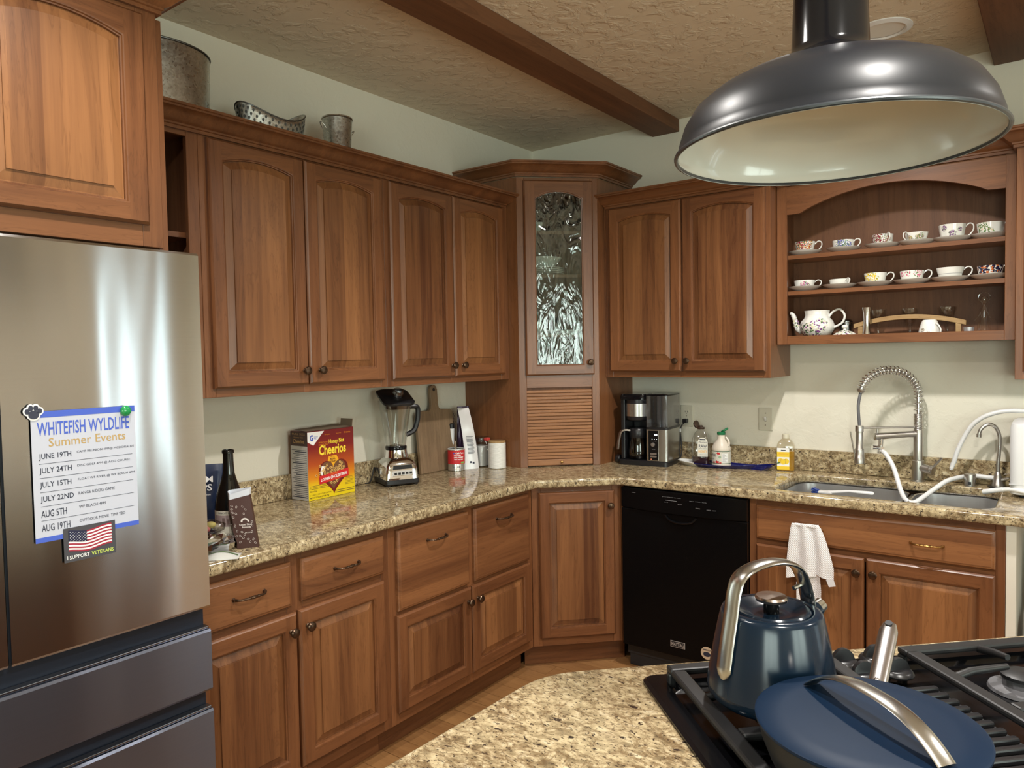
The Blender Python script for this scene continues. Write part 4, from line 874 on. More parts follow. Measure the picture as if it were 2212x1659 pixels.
m = MB(); m.box(.030, .056, -.014, .014, .134, .152); m.build('red_seal', mat('red_rubber', (.60, .06, .05), .45), jr, smooth=0, bevel=.004)
m = MB(); m.torus((0, 0, .134), .0395, .0013, 24, 6, axis='z'); m.tube([(.040, -.01, .134), (.050, -.01, .12), (.046, 0, .085), (.050, .01, .12), (.040, .01, .134)], .0013, 6); m.build('wire_clip', SATIN, jr)
cn = thing('white_canister', 'white ceramic canister with wavy ribs and flat wooden lid', 'canister', (.258, -.724, Z))
m = MB(); lo = []
for k in range(61):
    z = .002+.126*k/60; L = []
    for i in range(72):
        a = 2*PI*i/72; r = .0457+.0007*math.sin(k/60*2*PI*20+1.6*math.sin(a*5+math.sin(k*.9)*.4)); L.append((r*math.cos(a), r*math.sin(a), z))
    lo.append(L)
m.loft([[(.043*math.cos(2*PI*i/72), .043*math.sin(2*PI*i/72), 0) for i in range(72)]]+lo+[[(.045*math.cos(2*PI*i/72), .045*math.sin(2*PI*i/72), .132) for i in range(72)]], cap0=True, cap1=True); m.build('ceramic_body', mat('white_ceramic', (.76, .75, .71), .3), cn, smooth=60)
m = MB(); m.lathe([(.044, .1322), (.0455, .134), (.0455, .140), (.044, .142)], 40); m.build('wooden_lid', WPALE, cn)
# ================================================================ outlets and switch
def outlet(loc, rot, label, kind='outlet'):
    t = thing('wall_outlet' if kind == 'outlet' else 'light_switch', label, kind if kind != 'outlet' else 'outlet', loc, rot)
    m = MB(); m.box(-.035, .035, -.006, 0, -.057, .057); m.build('plate', OFFW, t, smooth=30, bevel=.003)
    if kind == 'outlet':
        for s in (-1, 1):
            m = MB(); m.lathe([(.0165, -.0058), (.0165, -.0082), (.0005, -.0083)], 24, (0, 0, s*.021), axis='y', cap1=False); m.box(-.0075, -.005, -.0086, -.0080, s*.021-.002, s*.021+.007, 1); m.box(.005, .0075, -.0086, -.0080, s*.021-.002, s*.021+.007, 1); m.box(-.002, .002, -.0086, -.0080, s*.021-.010, s*.021-.006, 1); m.build('receptacle', [OFFW, BLKM], t, smooth=30)
        m = MB(); m.lathe([(.003, -.006), (.0025, -.0072), (.0003, -.0073)], 10, axis='y', cap1=False); m.build('screw', SATIN, t)
    else:
        m = MB(); m.box(-.005, .005, -.0068, -.006, -.012, .012); m.build('slot', mat('slot_dark', (.25, .23, .19), .6), t, smooth=0)
        m = MB(); m.add([(-.0042, -.0062, -.010), (.0042, -.0062, -.010), (.0042, -.0062, .010), (-.0042, -.0062, .010), (-.0036, -.018, .006), (.0036, -.018, .006), (.0036, -.017, .013), (-.0036, -.017, .013)], [(0, 1, 5, 4), (1, 2, 6, 5), (2, 3, 7, 6), (3, 0, 4, 7), (4, 5, 6, 7)]); m.build('toggle', WHITE, t, smooth=0)
        for s in (-1, 1):
            m = MB(); m.lathe([(.003, -.006), (.0025, -.0072), (.0003, -.0073)], 10, (0, 0, s*.030), axis='y', cap1=False); m.build('screw', SATIN, t)
    return t
outlet((.989, -.0005, 1.155), 0, 'ivory wall outlet with a black plug beside the coffee maker')
outlet((1.409, -.0005, 1.154), 0, 'ivory toggle light switch on the wall left of the lemon soap', 'light switch')
outlet((.0005, -.770, 1.165), R90, 'ivory wall outlet half hidden behind the purple coffee bag')
outlet((.0005, -1.554, 1.152), R90, 'ivory wall outlet behind the cereal box')
fz = thing('milk_frother', 'white stick frother with black cap standing by the half hidden outlet', 'frother', (.046, -.836, Z))
m = MB(); m.lathe([(.004, 0), (.006, .03), (.010, .10), (.0145, .175), (.0150, .205)], 18); m.build('shaft', WHITE, fz)
m = MB(); m.lathe([(.0150, .2052), (.0165, .207), (.0165, .228), (.012, .232)], 18); m.build('cap', BLK, fz)
# ================================================================ coffee maker
cm = thing('coffee_maker', 'black and steel drip coffee maker with glass carafe and water tank', 'coffee maker', (.736, -.303, Z), .11); W = .268; D = .215
m = MB(); m.loft([[(x, y, z) for x, y in rrect(0, W, 0, D, .018, 4)] for z in (0, .022)]+[[(x, y, .026) for x, y in rrect(.004, W-.004, .004, D-.004, .016, 4)]], cap0=True, cap1=True); m.build('base', BLK, cm, smooth=40)
m = MB(); m.box(.004, .028, .03, D-.004, .0262, .352).box(.028, .142, .150, D-.004, .0262, .352); m.build('rear_column', BLK, cm, smooth=0, bevel=.006)
m = MB(); m.loft([[(x, y, z) for x, y in rrect(.003, .142, .012, .1495, .02, 4)] for z in (.340, .358)]+[[(x, y, .368) for x, y in rrect(.008, .142, .018, .149, .02, 4)]], cap0=True, cap1=True); m.build('brew_lid', BLKG, cm, smooth=40)
m = MB(); m.lathe([(.045, .225), (.060, .232), (.064, .245), (.064, .3395)], 40, (.080, .082, 0), mi=0); m.build('brew_basket', BLK, cm, smooth=40)
m = MB(); wrap(m, -.072, .072, .252, .318, cyl(.0652, .080, .082), 0, 24); wrap(m, -.072, .072, .3181, .3182, cyl(.0652, .080, .082), 0, 24); m.build('steel_band', SATIN, cm, smooth=60, recalc=False)
m = MB(); m.loft([[(x, y, z) for x, y in rrect(.150, W-.002, .008, D-.004, .012, 4)] for z in (.0265, .188)], cap0=True, cap1=True); m.build('steel_housing', SATIN, cm, smooth=40)
m = MB(); m.loft([[(x, y, z) for x, y in rrect(.149, W-.001, .007, D-.003, .013, 4)] for z in (.1885, .2005)], cap0=True, cap1=True); m.build('tank_seat', BLK, cm, smooth=40)
m = MB(); o_ = lambda d, z: [(x, y, z) for x, y in rrect(.150+d, W-.002-d, .008+d, D-.004-d, .012, 4)]
m.loft([o_(0, .201), o_(0, .360), o_(.003, .360), o_(.003, .204)], cap0=True, cap1=True); m.build('water_tank', TANK, cm, smooth=40)
m = MB(); m.loft([o_(-.001, .3605), o_(-.001, .366), o_(.006, .369)], cap0=True, cap1=True); m.build('tank_lid', BLKG, cm, smooth=40)
for i in range(6):
    if i == 0: mk = MB()
    mk.box(.190, .194, .0070, .0076, .228+i*.021, .233+i*.021)
mk.build('level_marks', BLKM, cm, smooth=0)
m = MB(); m.box(.164, .218, .0055, .0078, .030, .184, 0).box(.1655, .2165, .0045, .0062, .0315, .1825, 1); fcm = lambda a, b: (a, .0040, b)
m.text('9:55', .196, .158, .018, .009, fcm, 2, bold=.03)
for i in range(3): m.box(.184+i*.012, .187+i*.012, .0038, .0042, .138, .141, 2)
m.text('strong', .180, .128, .028, .0025, fcm, 3); m.text('brew', .186, .086, .016, .003, fcm, 3)
m.lathe([(.011, .0045), (.010, -.002), (.0005, -.003)], 24, (.190, 0, .112), 4, 'y', cap1=False)
for z in (.046, .060): m.prism([(x, y) for x, y in rrect(.175, .209, z, z+.009, .0035, 3)], .0025, .0045, 'xz', 4)
m.box(.178, .181, .0038, .0042, .035, .038, 5); m.build('control_panel', [SATIN, BLKG, mat('display_white', (.9, .95, 1), .4, Emission_Color=(.8, .9, 1, 1), Emission_Strength=1.6), GREYP, mat('pewter', (.35, .31, .30), .35, .8), mat('led_red', (.9, .2, .1), .4, Emission_Color=(1, .3, .15, 1), Emission_Strength=2)], cm, smooth=30)
cf_ = thing('glass_carafe', 'glass coffee carafe with steel handle on the coffee maker plate', 'carafe', (0, 0, 0))
cf_.location = (.736+.080*math.cos(.11)-.080*math.sin(.11), -.303+.080*math.sin(.11)+.080*math.cos(.11), Z+.0265); cf_.rotation_euler = (0, 0, .11)
m = MB(); m.lathe([(.050, 0), (.055, .004), (.056, .035), (.050, .085), (.044, .110), (.0425, .110), (.048, .085), (.054, .035), (.052, .006)], 36); m.build('glass_body', glassy('carafe_glass', (.30, .28, .26), .06, .03), cf_, smooth=50)
m = MB(); m.lathe([(.0535, .0065), (.0538, .028), (.0005, .028)], 32, cap1=False); m.build('coffee', mat('coffee', (.02, .010, .006), .15), cf_)
m = MB(); m.lathe([(.0445, .1102), (.047, .114), (.047, .150), (.040, .160), (.020, .164)], 32); m.build('collar_lid', BLK, cf_, smooth=40)
m = MB(); hp = spline([(-.03, -.036, .150), (-.058, -.056, .152), (-.072, -.066, .138), (-.080, -.070, .100), (-.086, -.073, .052)], 6); m.tube(hp, .0105, 4, flat=(1, .55), up=(.8, -.6, 0)); m.build('handle', mat('handle_pewter', (.30, .25, .22), .35, .9), cf_, smooth=30)
m = MB(); m.lathe([(.020, 0), (.022, .003), (.022, .022), (.018, .026)], 20, (0, 0, 0), axis='x'); kn2 = m.build('sink_stopper', BLK, None, (.698, -.250, Z+.0222), smooth=40); tag(kn2, 'round black plastic piece lying left of the coffee maker', 'stopper')
cord = cm; MC = (Matrix.Translation((.736, -.303, Z)) @ Matrix.Rotation(.11, 4, 'Z')).inverted() @ Matrix.Translation((.989, -.02, Z))
m = MB(); m.box(-.013, .013, -.014, .0095, .205, .226); m.tf(MC).build('plug', BLK, cord, smooth=0, bevel=.003)
m = MB(); m.tube(spline([(0, -.008, .208), (-.012, -.022, .192), (-.016, -.030, .16), (-.018, -.034, .06), (-.018, -.038, .012), (-.026, -.045, .05), (-.030, -.045, .11), (-.018, -.036, .165), (-.012, -.030, .11), (-.008, -.034, .05), (-.02, -.045, .006), (-.04, -.060, .005)], 6), .0030, 7); m.tf(MC).build('power_cord', BLKM, cord)
m = MB(); m.lathe([(.006, .158), (.0065, .160), (.0065, .174), (.006, .176)], 12, (-.017, -.032, 0)); m.tf(MC).build('cable_tie', WHITE, cord)
# ================================================================ fish platter, honey, syrup, lemon soap
fp = thing('fish_platter', 'long fish shaped platter glazed navy with a white head', 'platter', (1.245, -.125, Z), .09)
def fish(sx, sy, dx=0):
    n = 20; up = []; lo_ = []
    for i in range(n+1):
        u = i/n; x = -.24+.39*u; h = .078*math.sin(PI*min(1, (u*.93+.03)))**.62*(1-.45*u*u); up.append((x, h))
    tail = [(.175, .020), (.215, .040), (.238, .036), (.226, .0), (.238, -.036), (.215, -.040), (.175, -.020)]
    P = up+tail+[(x, -h) for x, h in up[::-1]]
    return [(x*sx+dx, y*sy) for x, y in P]
m = MB(); rimz = lambda x: .016+.010*(abs(x)/.24)**2
A = fish(1, 1); B = fish(.97, .90); C2 = fish(.88, .74); E2 = fish(.84, .70)
def head(i): 
    return 1 if A[i][0] < -.125 else 0
nA = len(A)
m.loft([[(x, y, .0) for x, y in E2], [(x, y, .002) for x, y in C2], [(x, y, rimz(x)) for x, y in A], [(x, y, rimz(x)+.002) for x, y in fish(.99, .97)], [(x, y, rimz(x)-.002) for x, y in B], [(x, y, .006) for x, y in C2], [(x, y, .0055) for x, y in E2]], mis=[head(i) for i in range(nA)], cap0=True, cap1=True)
m.build('platter_body', [mat('cobalt_glaze', (.008, .012, .11), .08, 0, .5), mat('white_glaze', (.72, .72, .70), .12, 0, .4)], fp, smooth=50)
ZP = Z+.0062
hb = thing('honey_bottle', 'squat clear honey bottle with flipped brown cap on the fish platter', 'bottle', (1.115, -.116, ZP), .3)
def oct_(s, z, e=.6): return [(x, y, z) for x, y in rrect(-s, s, -s*e, s*e, s*e*.5, 3)]
hpz = ((.041, 0), (.046, .004), (.046, .100), (.044, .128), (.034, .157), (.020, .173), (.016, .180))
m = MB(); m.loft([oct_(s, z, .7) for s, z in hpz], cap0=True, cap1=True); m.build('bottle_body', glassy('bottle_clear', (.92, .92, .91), .10, .08), hb, smooth=50)
m = MB(); m.loft([oct_(s*.95, z, .7) for s, z in ((.041, .003), (.0455, .006), (.0455, .040))], cap0=True, cap1=True); m.build('honey', mat('honey', (.05, .018, .008), .12, 0, .4), hb, smooth=50)
m = MB(); q = lambda a, b: (a, -.0332, b); m.poly([q(-.014, .042), q(.036, .042)]+[q(*p) for p in arc(.011, .115, .025, 0, 180, 8)], 0); q2 = lambda a, b: (a, -.0335, b)
m.text('Montana', -.009, .111, .040, .010, q2, 1, shear=.3); m.text("RAW", -.008, .088, .040, .017, q2, 1, bold=.01); m.text('UNFILTERED', -.009, .080, .041, .005, q2, 1); m.text('HONEY', -.009, .062, .042, .014, q2, 2, bold=.01); m.text('NET WT 48 OZ', -.006, .050, .036, .004, q2, 1); m.box(-.004, .025, -.0337, -.0334, .126, .133, 1); m.build('label', [mat('label_ivory', (.74, .72, .64), .6), INKD, mat('honey_ink', (.85, .45, .06), .5)], hb, smooth=0, recalc=False)
BRN = mat('brown_cap', (.045, .025, .016), .35)
m = MB(); m.lathe([(.018, .1802), (.019, .182), (.019, .190), (.010, .192), (.008, .199), (.004, .2)], 22); m.build('cap_base', BRN, hb)
m = MB(); m.lathe([(.0005, 0), (.018, .001), (.020, .004), (.020, .010), (.018, .011)], 24, cap0=False); o = m.build('flip_lid', BRN, hb, (-.027, 0, .202), rot=(0, 1.25, -.6))
mj = thing('maple_jug', 'cream maple syrup jug with green flip cap on the fish platter', 'jug', (1.228, -.130, ZP), .25); mj.scale = (1.16, 1.16, 1.04)
CRM = mat('cream_plastic', (.70, .63, .54), .35)
m = MB(); m.lathe([(.036, 0), (.0405, .004), (.0410, .012), (.0400, .014), (.0400, .078), (.0410, .080), (.0395, .090), (.033, .108), (.022, .124), (.0165, .134), (.0155, .145), (.0155, .152)], 40); m.build('jug_body', CRM, mj, smooth=40)
m = MB(); m.tube(spline([(.020, -.006, .142), (.030, -.012, .128), (.034, -.016, .112), (.032, -.018, .100)], 5), .0042, 8); m.build('handle_loop', CRM, mj)
f3 = cyl(.0404); m = MB(); wrap(m, -.126, .126, .018, .074, f3, 0, 44); f4 = cyl(.0407); wrap(m, -.127, .127, .0740, .0765, f4, 1, 44); wrap(m, -.127, .127, .0155, .018, f4, 1, 44)
m.text('MAPLE', -.066, .050, .046, .013, f4, 4, bold=.01); m.text('Nutrition Facts', .008, .068, .024, .004, f4, 4); m.text('ORGANIC', -.050, .036, .022, .004, f4, 4)
wrap(m, .006, .034, .022, .066, f4, 5, 6)
for i in range(9): wrap(m, .009, .031-.006*(i % 3), .025+i*.0045, .0263+i*.0045, cyl(.0410), 4, 4)
rnd = random.Random(3)
for (a, b, s) in ((-.008, .066, .011), (-.014, .024, .012), (.0, .021, .007), (-.030, .022, .008)): m.poly([cyl(.0409)(a+s*math.cos(w)*(1 if k % 2 else .5), min(max(b+s*.8*math.sin(w)*(1 if k % 2 else .5), .0185), .0738)) for k, w in enumerate([2*PI*j/10 for j in range(10)])], 2)
m.poly([f4(-.002+.006*math.cos(w), .048+.006*math.sin(w)) for w in [2*PI*j/12 for j in range(12)]], 3); m.build('label', [mat('label_pale', (.66, .64, .56), .6), mat('label_dkgreen', (.02, .10, .05), .5), RED, mat('label_sage', (.30, .42, .30), .6), INKD, WHT], mj, smooth=0, recalc=False)
GCAP = mat('green_cap', (.012, .17, .065), .3)
m = MB(); m.lathe([(.017, .1522), (.018, .154), (.018, .164), (.016, .166)], 24); m.build('cap_base', GCAP, mj)
m = MB(); m.lathe([(.0005, 0), (.015, .001), (.017, .004), (.017, .010), (.015, .011)], 24, cap0=False); m.build('flip_lid', GCAP, mj, (.018, 0, .170), rot=(0, -.6, 0))
ls = thing('lemon_soap_bottle', 'clear bottle of yellow dish soap with lemon label beside the sink', 'bottle', (1.527, -.070, Z), .22)
def ob(s, z): return [(x, y, z) for x, y in rrect(-.041*s, .041*s, -.026*s, .026*s, .012*s, 4)]
m = MB(); m.loft([ob(.94, 0), ob(1, .005), ob(1, .118), ob(.92, .132), ob(.62, .148), ob(.42, .156)], cap0=True, cap1=True); m.build('bottle_body', glassy('soap_clear', (.92, .90, .84), .08, .05), ls, smooth=45)
m = MB(); m.loft([ob(.93, .002), ob(.98, .006), ob(.98, .096)], cap0=True, cap1=True); m.build('soap', mat('lemon_soap', (.62, .33, .02), .1, 0, .3, Transmission_Weight=.25), ls, smooth=45)
m = MB(); m.lathe([(.0175, .157), (.0175, .168), (.0155, .176), (.012, .178)], 22); m.build('cap', mat('cap_clear', (.62, .58, .45), .25), ls)
q = lambda a, b: (a, -.0264, b); q2 = lambda a, b: (a, -.0267, b); q3 = lambda a, b: (a, -.0270, b); m = MB()
m.add([q(-.038, .008), q(.018, .008), q(.018, .112), q(-.038, .112)], [(0, 1, 2, 3)], 0); m.add([q2(-.038, .008), q2(.018, .008), q2(.018, .024), q2(-.038, .024)], [(0, 1, 2, 3)], 1); m.add([q2(-.038, .068), q2(.018, .068), q2(.018, .093), q2(-.038, .093)], [(0, 1, 2, 3)], 1)
for (a, b, r, c) in ((-.022, .050, .012, 1), (.004, .048, .013, 1), (-.010, .046, .0145, 3), (-.010, .046, .0115, 1)): m.poly([q3(a+r*math.cos(w), b+r*math.sin(w)) if c != 1 or r > .0116 else (a+r*math.cos(w), -.0273, b+r*math.sin(w)) for w in [2*PI*j/20 for j in range(20)]], c)
m.poly([q3(-.030+.008*math.cos(w), .040+.005*math.sin(w+.6)) for w in [2*PI*j/10 for j in range(10)]], 4); m.box(-.020, .001, -.0268, -.0266, .099, .103, 2); m.text('LEMON DISH SOAP', -.034, .080, .048, .006, q3, 5); m.text('12 FL OZ (355 mL)', -.028, .013, .036, .004, q3, 5); m.build('label', [WHT, YEL, INKD, mat('lemon_pale', (.92, .72, .22), .5), mat('leaf_dark', (.05, .14, .03), .5), ORG], ls, smooth=0, recalc=False)
# ================================================================ faucet
fa = thing('spring_faucet', 'brushed nickel faucet with coiled spring neck and pull down spray', 'faucet', (2.095, -.070, Z)); az = math.atan2(-.150, -.207)
m = MB(); m.lathe([(.030, 0), (.030, .003), (.0245, .006), (.0245, .085), (.0240, .090), (.0195, .092), (.0195, .225), (.0185, .228), (.0170, .230)], 32); m.build('riser', NICKEL, fa, smooth=40)
m = MB(); m.lathe([q for k in range(9) for q in ((.0175, .231+k*.0072), (.0185, .233+k*.0072), (.0185, .2362+k*.0072), (.0175, .2378+k*.0072))], 28); m.build('ribbed_collar', NICKEL, fa, smooth=25)
def arm(s, z): return Vector((s*math.cos(az), s*math.sin(az), z))
Ls = .256; path = []
for i in range(61):
    f = i/60
    if f < .12: path.append(arm(0, .296+.075*f/.12))
    else:
        a = PI-(f-.12)/.88*PI*.90; path.append(arm(Ls/2+Ls/2*math.cos(a), .371+.118*math.sin(a)))
m = MB(); m.tube(path, .0075, 10); m.build('inner_hose', NICKEL, fa)
hel = []; nt = 25; N = nt*12
side = Vector((-math.sin(az), math.cos(az), 0))
for i in range(N+1):
    f = i/N*(len(path)-1); k = min(int(f), len(path)-2); p = path[k].lerp(path[k+1], f-k); tg = (path[k+1]-path[k]).normalized(); nn = tg.cross(side); a = 2*PI*nt*(i/N)
    hel.append(p+(side*math.cos(a)+nn*math.sin(a))*.0190)
m = MB(); m.tube(hel, .0024, 6); m.build('spring_coil', CHROME, fa, smooth=60)
pe = path[-1]; m = MB(); m.tube([pe+Vector((0, 0, .004)), pe+Vector((0, 0, -.008)), pe+Vector((-.002, 0, -.014))], [.017, .017, .013], 20); m.build('spring_end_cap', NICKEL, fa, smooth=40)
hd = arm(Ls, 0); m = MB(); m.tube(spline([pe+Vector((0, 0, -.01)), (hd.x-.004, hd.y-.003, .335), (hd.x, hd.y, .25)], 6), .0065, 10); m.build('spray_hose', GREY, fa)
m = MB(); m.lathe([(.0165, .248), (.0175, .246), (.0175, .222), (.0155, .220), (.0155, .150), (.0185, .146), (.0200, .140), (.0200, .112), (.0215, .110), (.0215, .082), (.019, .080)], 28, (hd.x, hd.y, 0)); m.build('spray_head', NICKEL, fa, smooth=40)
m = MB(); m.tube([(hd.x-.018, hd.y-.012, .126), (hd.x-.032, hd.y-.022, .222)], .0032, 8); m.build('spray_lever', NICKEL, fa)
m = MB(); m.tube([arm(.0, .238), arm(Ls-.012, .238)], .0042, 10); m.build('support_rod', NICKEL, fa)
m = MB(); m.tube([arm(.0, .208), arm(.05, .207), arm(.12, .203), arm(.190, .199), arm(.191, .199)], [.015, .0135, .0135, .0165, .014], 20); m.tube([arm(.178, .212), arm(.178, .232)], .0042, 10); m.build('fixed_spout', NICKEL, fa, smooth=40)
m = MB(); m.tube([arm(.162, .192), arm(.164, .165), arm(.168, .125)], [.011, .0105, .010], 14); m.tube([arm(.168, .150)-side*.020, arm(.168, .150)+side*.026], .0075, 12); m.tube([arm(.20, .152), arm(.17, .150)], [.010, .007], 12); m.build('diverter_valve', CHROME, fa, smooth=40)
m = MB(); m.tube([(0, 0, .062), (.062, -.022, .052)], .0195, 20); m.tube([(.052, -.018, .055), (.056, -.020, .056)], .022, 20); m.tube([(.054, -.020, .060), (.094, -.030, .112)], .0048, 10); m.build('mixer_lever', NICKEL, fa, smooth=40)
# filtered water tap, air gap, hoses, countertop unit
ro = thing('filter_tap', 'slim gooseneck drinking water tap on a black base beside the white appliance', 'tap', (2.388, -.075, Z))
m = MB(); m.lathe([(.036, 0), (.036, .004), (.028, .006)], 28); m.build('base_plate', BLK, ro)
m = MB(); m.lathe([(.025, .0062), (.025, .012), (.019, .022), (.0135, .050), (.0105, .062), (.0085, .065)], 24); m.build('bell_base', NICKEL, ro, smooth=40)
m = MB(); m.tube(spline([(0, 0, .06), (0, 0, .10), (.004, 0, .16), (.004, 0, .215), (-.010, -.004, .252), (-.034, -.010, .262), (-.058, -.016, .244), (-.066, -.018, .222), (-.067, -.018, .216)], 6), .0075, 12); m.tube([(-.066, -.018, .222), (-.067, -.018, .208)], .0095, 12); m.build('gooseneck', NICKEL, ro, smooth=50)
m = MB(); m.tube([(.012, -.004, .032), (.040, -.012, .044)], [.008, .0045], 10); m.build('lever', NICKEL, ro)
ag = thing('air_gap_cap', 'short cylindrical nickel air gap cap on the sink deck', 'cap', (2.291, -.088, Z))
m = MB(); m.lathe([(.0225, 0), (.0225, .046), (.0215, .050), (.017, .053), (.0005, .054)], 28, cap1=False); m.build('cap_shell', NICKEL, ag, smooth=40)
m = MB(); m.box(-.006, .006, -.0235, -.0215, .008, .020); m.build('vent_slot', BLKM, ag, smooth=0)
def hose(name, label, pts, r, ribs=None):
    t = thing(name, label, 'hose', pts[0]); P = [Vector(p)-Vector(pts[0]) for p in pts]; sp_ = spline(P, 8)
    m = MB(); m.tube(sp_, r, 12); m.build('tube', WHITE, t, smooth=60)
    if ribs:
        m = MB(); n = len(sp_)
        for i in range(int(n*ribs[0]), int(n*ribs[1])-1):
            for q in (0, .5):
                p = sp_[i].lerp(sp_[i+1], q); d = (sp_[i+1]-sp_[i]).normalized(); m.tube([p-d*.0009, p+d*.0009], r*1.14, 12)
        m.build('ribs', WHITE, t, smooth=40)
    return t
hose('white_hose', 'white water hose drooping from the faucet into the sink and back to the filter tap', [(1.968, -.178, 1.052), (1.990, -.20, 1.040), (2.024, -.22, .985), (2.060, -.28, .905), (2.086, -.32, .872), (2.116, -.32, .864), (2.148, -.27, .886), (2.180, -.20, .912), (2.220, -.125, .938), (2.291, -.048, .950), (2.352, -.046, .949), (2.402, -.044, .946)], .0098)
h2 = hose('ribbed_hose', 'white ribbed hose arching over the counter with its end hanging free', [(2.224, -.100, .984), (2.234, -.1, 1.015), (2.252, -.1, 1.078), (2.290, -.1, 1.159), (2.325, -.1, 1.198), (2.3625, -.1, 1.220), (2.41, -.1, 1.234), (2.475, -.1, 1.237), (2.56, -.10, 1.225), (2.60, -.10, 1.2205)], .0085, (.10, .78))
m = MB(); m.tube([(-.001, 0, -.006), (.0, 0, .0), (.006, 0, .022)], [.006, .0075, .0095], 12); m.build('nozzle', WHITE, h2)
h3 = hose('short_ribbed_hose', 'short white ribbed hose lying over the sink rim at the counter end', [(2.350, -.262, .9225), (2.370, -.268, .9285), (2.392, -.27, .934), (2.4375, -.28, .944), (2.4855, -.30, .942), (2.56, -.31, .930), (2.62, -.306, .9235)], .0085, (.05, .45))
ap = thing('countertop_water_unit', 'white rounded countertop water appliance at the end of the counter', 'appliance', (2.62, -.165, Z))
m = MB(); m.loft([[(x, y, z) for x, y in rrect(-.182+d, .182-d, -.13+d, .13-d, .03, 5)] for d, z in ((.012, .010), (.002, .014), (0, .03), (0, .27), (.004, .285), (.018, .294))], cap0=True, cap1=True); m.build('body', mat('appliance_white', (.74, .75, .76), .28), ap, smooth=40)
m = MB()
for sx in (-1, 1):
    for sy in (-1, 1): m.lathe([(.012, 0), (.014, .0102)], 12, (sx*.14, sy*.09, 0))
m.build('feet', BLKM, ap); m = MB(); m.box(-.183, .183, -.1305, .1305, .050, .0512); m.build('seam', mat('seam_grey', (.5, .5, .5), .5), ap, smooth=0)
db = thing('dish_brush', 'white dish brush with blue bristles leaning in the sink', 'brush', (1.760, -.25, .722))
m = MB(); m.tube([(0, .02, .135), (.09, .01, .150), (.185, 0, .152), (.192, 0, .150)], [.008, .006, .009, .005], 8, flat=(1, .6)); m.build('handle', WHITE, db, smooth=40)
m = MB(); rnd = random.Random(4)
for i in range(60): x, y = -.036, rnd.uniform(.004, .036); z_ = rnd.uniform(.129, .141); m.tube([(x, y, z_), (x-.030+rnd.uniform(-.004, .004), y+rnd.uniform(-.008, .008), z_+rnd.uniform(-.006, .012))], .0012, 4)
m.build('bristles', mat('blue_bristle', (.02, .06, .30), .6), db, smooth=0); m = MB(); m.box(-.04, .02, 0, .04, .128, .140); m.build('brush_head', WHITE, db, smooth=0, bevel=.004)
m = MB(); m.tube([(-.010, .02, .099), (-.020, .05, .04), (-.026, .07, -.020)], .003, 6); m.build('stand_wire', SATIN, db)
# ================================================================ towel on the drawer pull
tw_ = thing('dish_towel', 'white waffle weave dish towel draped in folds over the false drawer front', 'towel', (1.782, -.652, 0))
def towel_mat():
    t = NT('waffle_towel'); v = t.coord((1, 1, 1)); sx = t.sep(v)
    a = t.math('SINE', t.math('MULTIPLY', sx['X'], 900)); b = t.math('SINE', t.math('MULTIPLY', sx['Z'], 900)); h = t.math('MULTIPLY', a, b)
    t.bump(h, .45, .004); return t.P(Base_Color=(.84, .83, .84), Roughness=.9)
TW = towel_mat()
def cloth(name, x0a, x1a, x0b, x1b, zt, zb, y, folds, ph, amp, slant=0):
    m = MB(); nu, nv = 34, 26; rows_ = []
    for j in range(nv+1):
        f = j/nv; L = []
        for i in range(nu+1):
            u = i/nu; xa = x0a+(x1a-x0a)*u; xb = x0b+(x1b-x0b)*u; x = xa+(xb-xa)*min(1, f*1.3)**.7; z = zt+(zb+slant*(u-.5)-zt)*f
            yy = y-amp*(.35+.65*f)*(1+math.sin(u*folds*2*PI+ph+f*.8))-.006
            L.append((x, yy, z))
        rows_.append(L)
    top = [(x, y2+.012, z-.004) for x, y2, z in rows_[0]]
    back = [[(x, y2+.0035, z) for x, y2, z in L] for L in rows_]
    m.loft([r for r in rows_], closed=False); m.loft(back, closed=False)
    for k in (0, -1): m.loft([[r[k] for r in rows_], [r[k] for r in back]], closed=False)
    m.loft([rows_[-1], back[-1]], closed=False); m.loft([rows_[0], [(x, y2+.002, z+.004) for x, y2, z in rows_[0]], back[0]], closed=False)
    return m.build(name, TW, tw_, smooth=70)
cloth('towel_fold', -.055, .005, -.074, .048, .796, .585, -.006, 1.6, .5, .009, .02); cloth('towel_fold', .002, .048, .0, .104, .798, .600, -.004, 1.3, 2.0, .008, -.03); cloth('towel_fold', -.040, .030, -.036, .058, .780, .440, -.002, 1.9, 1.1, .005, .05)
m = MB(); m.add([(.080, -.028, .592), (.108, -.030, .600), (.118, -.034, .574), (.092, -.032, .566)], [(0, 1, 2, 3)]); m.build('care_tag', mat('tag_white', (.70, .70, .72), .6), tw_, smooth=0)
m = MB(); m.box(-.050, .046, -.016, .0085, .788, .797); m.build('towel_top_roll', TW, tw_, smooth=0, bevel=.003)
